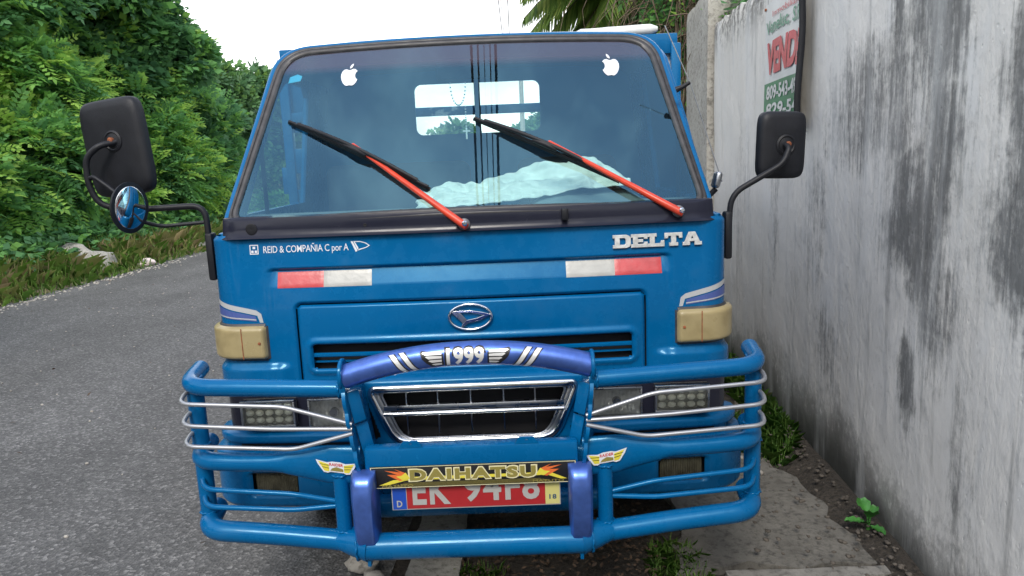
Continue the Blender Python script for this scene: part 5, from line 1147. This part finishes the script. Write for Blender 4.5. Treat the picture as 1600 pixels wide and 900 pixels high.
# palm beyond the truck
pr_ = tag(empty('palm_tree', (2.35, 9.0, 0)), 'coconut palm with drooping green fronds behind the cab roof', 'palm')
PB = Vector((2.35, 9.0, 0)); tp = Vector((2.2, 9.0, 4.35)); V, F = g_tube([PB-PB, Vector((-.1, 0, 2)), tp-PB], [.18, .14, .11], 12); mesh_obj('trunk', V, F, BARK, pr_, 60)
for k, (az, el, ln) in enumerate([(168, 20, 2.0), (195, 5, 1.9), (215, 28, 2.2), (240, -5, 1.6), (265, 18, 1.9), (290, 40, 2.0), (140, 35, 2.1), (110, 15, 2.0), (70, 30, 2.0), (30, 15, 2.0), (350, 30, 2.0), (180, 48, 2.1), (225, -20, 1.5), (185, -12, 1.6), (160, 2, 1.9), (176, 30, 2.2), (205, 15, 2.1), (150, 18, 2.0), (250, 30, 2.0), (232, 12, 1.9), (198, -28, 1.4), (165, -22, 1.5)]):
    az, el = R(az), R(el); d = np.array([math.cos(az)*math.cos(el), math.sin(az)*math.cos(el), math.sin(el)]); s_ = np.array([-math.sin(az), math.cos(az), 0]); Vs = []; m_ = 46
    def rac(t): return np.array(tp)+d*ln*t+np.array([0, 0, -.95*ln*t*t*.6])
    for i in range(m_):
        t = .12+.88*i/m_; p = rac(t); tang = rac(min(1, t+.02))-p; tang /= np.linalg.norm(tang)
        for sg in (-1, 1):
            dd = tang*.55+s_*sg*.8+np.array([0, 0, -.55-.4*t]); dd /= np.linalg.norm(dd); L_ = .55*math.sin(math.pi*min(.95, t*.8+.15))+.08; sd_ = np.cross(dd, np.array([0, 0, 1.])); sd_ /= np.linalg.norm(sd_)
            e1 = p+dd*L_*.5+rng.normal(0, .01, 3); e2 = p+dd*L_+np.array([0, 0, -.12*L_]); w2 = .021; Vs += [p-sd_*w2*.5, p+sd_*w2*.5, e1+sd_*w2, e2, e1-sd_*w2]
    V = np.array(Vs)-np.array(PB); F = np.arange(len(V)).reshape(-1, 5); fr_ = np_mesh('frond', V, F, PALMM, pr_, np.repeat(np.clip(.45+.25*rng.normal(0, 1, len(F)), 0, 1), 5))
    tube('frond_rib', [Vector(rac(t))-PB for t in lin(0, 1, .1)], [.016*(1-.8*t)+.003 for t in lin(0, 1, .1)], BARK, fr_, 6)
# creeper over the pillar: dry runners with green leaves
cr = tag(empty('creeper', (1.95, 4.6, 0)), 'dry tangled creeper hanging over the end pillar of the wall', 'creeper')
TWIG = mat('dry_twig', (.16, .115, .075), .9, var=.5, vscale=20); mb = MB()
for k in range(260):
    x0 = 1.95+rng.normal(-.06, .28); y0 = rng.uniform(4.35, 6.0); z0 = rng.uniform(2.5, 3.5)
    P = [Vector((x0, y0, z0))]; dr = Vector((rng.normal(0, .5), rng.normal(0, .4), rng.normal(.1, .5)))
    for i in range(6): dr = dr*.75+Vector((rng.normal(0, .22), rng.normal(0, .2), -.16-rng.random()*.15)); P.append(P[-1]+dr*.22)
    mb.add(*g_tube([p-Vector((1.95, 4.6, 0)) for p in P], [.007*(1-.12*i) for i in range(7)], 4, caps=False))
for k in range(70):
    x0 = rng.uniform(1.70, 2.1); y0 = rng.uniform(4.32, 4.9); P = [Vector((x0, y0, 2.6+rng.random()*.5))]
    for i in range(7): P.append(P[-1]+Vector((rng.normal(0, .03), rng.normal(0, .03), -.28)))
    mb.add(*g_tube([p-Vector((1.95, 4.6, 0)) for p in P], .005, 4, caps=False))
mb.build('runner', TWIG, cr, 179)
V, F, t = crown_leaves([((1.95, 5.3, 2.9), (.5, .9, .5)), ((1.60, 5.4, 3.3), (.45, .7, .35)), ((1.84, 4.7, 2.25), (.10, .2, .55)), ((2.0, 5.6, 1.3), (.25, .7, 1.2))], 1100, .13, CLUST, .2, .12); np_mesh('foliage', V-np.array([1.95, 4.6, 0]), F, LEAFM, cr, t)
tree('leafy_bush', 'bush growing behind the wall and hanging over its top', 'bush', (2.5, 3.6, 0), [((2.25, 3.5, 2.50), (.45, .55, .36)), ((2.3, 4.2, 2.85), (.5, .6, .45)), ((2.5, 2.9, 2.45), (.4, .5, .3))], 1500, .14, CLUST+FROND[:1], bright=.12, bias=-.02, group=None, trunk=.04)
tree('broadleaf_tree', 'dark green tree standing between the palm and the creeper', 'tree', (2.9, 10.6, 0), [((2.6, 10.6, 3.4), (.9, .9, 1.0)), ((3.2, 10.8, 3.9), (1.1, 1.0, 1.1)), ((3.0, 10.2, 2.4), (1.1, 1.0, 1.0))], 2600, .30, CLUST, bright=.08, bias=-.05, trunk=.15)
# ------------------------------------------------------------------ poles and overhead cables
POLEM = concrete('pole_concrete', (.28, .27, .25), (.40, .39, .36), False); CABM = mat('cable_black', (.012, .012, .014), .6)
def pole(x, y, label):
    p = tag(empty('utility_pole', (x, y, 0)), label, 'pole', 'utility poles carrying the overhead cables'); lathe('post', [(.20, -.5), (.18, 0), (.12, 8.6), (0, 8.6)], POLEM, p, 14)
    box('crossarm', (-.55, 0, 7.95), (1.5, .10, .12), GREY, p, .01)
    for k in range(5): lathe('insulator', [(.03, 0), (.05, .04), (.03, .08), (.05, .12), (0, .15)], mat('porcelain', (.35, .2, .14), .3) if k == 0 else bpy.data.materials['porcelain'], p, 10, c=(-1.15+.2*k, 0, 8.01))
    return p
pole(.74, 46, 'concrete utility pole standing far behind the truck'); pole(.60, -34, 'concrete utility pole back down the road facing the truck')
for k, (x, r_, dz) in enumerate([(-.30, .020, 0), (-.20, .014, -.15), (-.12, .007, .1), (-.03, .010, .05), (.05, .022, -.1)]):
    P = [(x+.08, 46+t*-80, 8.10+dz*.3-1.05*(1-(2*t-1)**2)+dz) for t in lin(0, 1, .025)]
    tag(tube('overhead_cable', P, r_, CABM, None, 6), ['thick black overhead cable farthest from the wall', 'black overhead cable hanging second from the thick outer one', 'thinnest black overhead cable of the bundle', 'thin black overhead cable next to the thick inner one', 'thick black overhead cable nearest the wall'][k], 'cable', 'overhead cables above the truck')
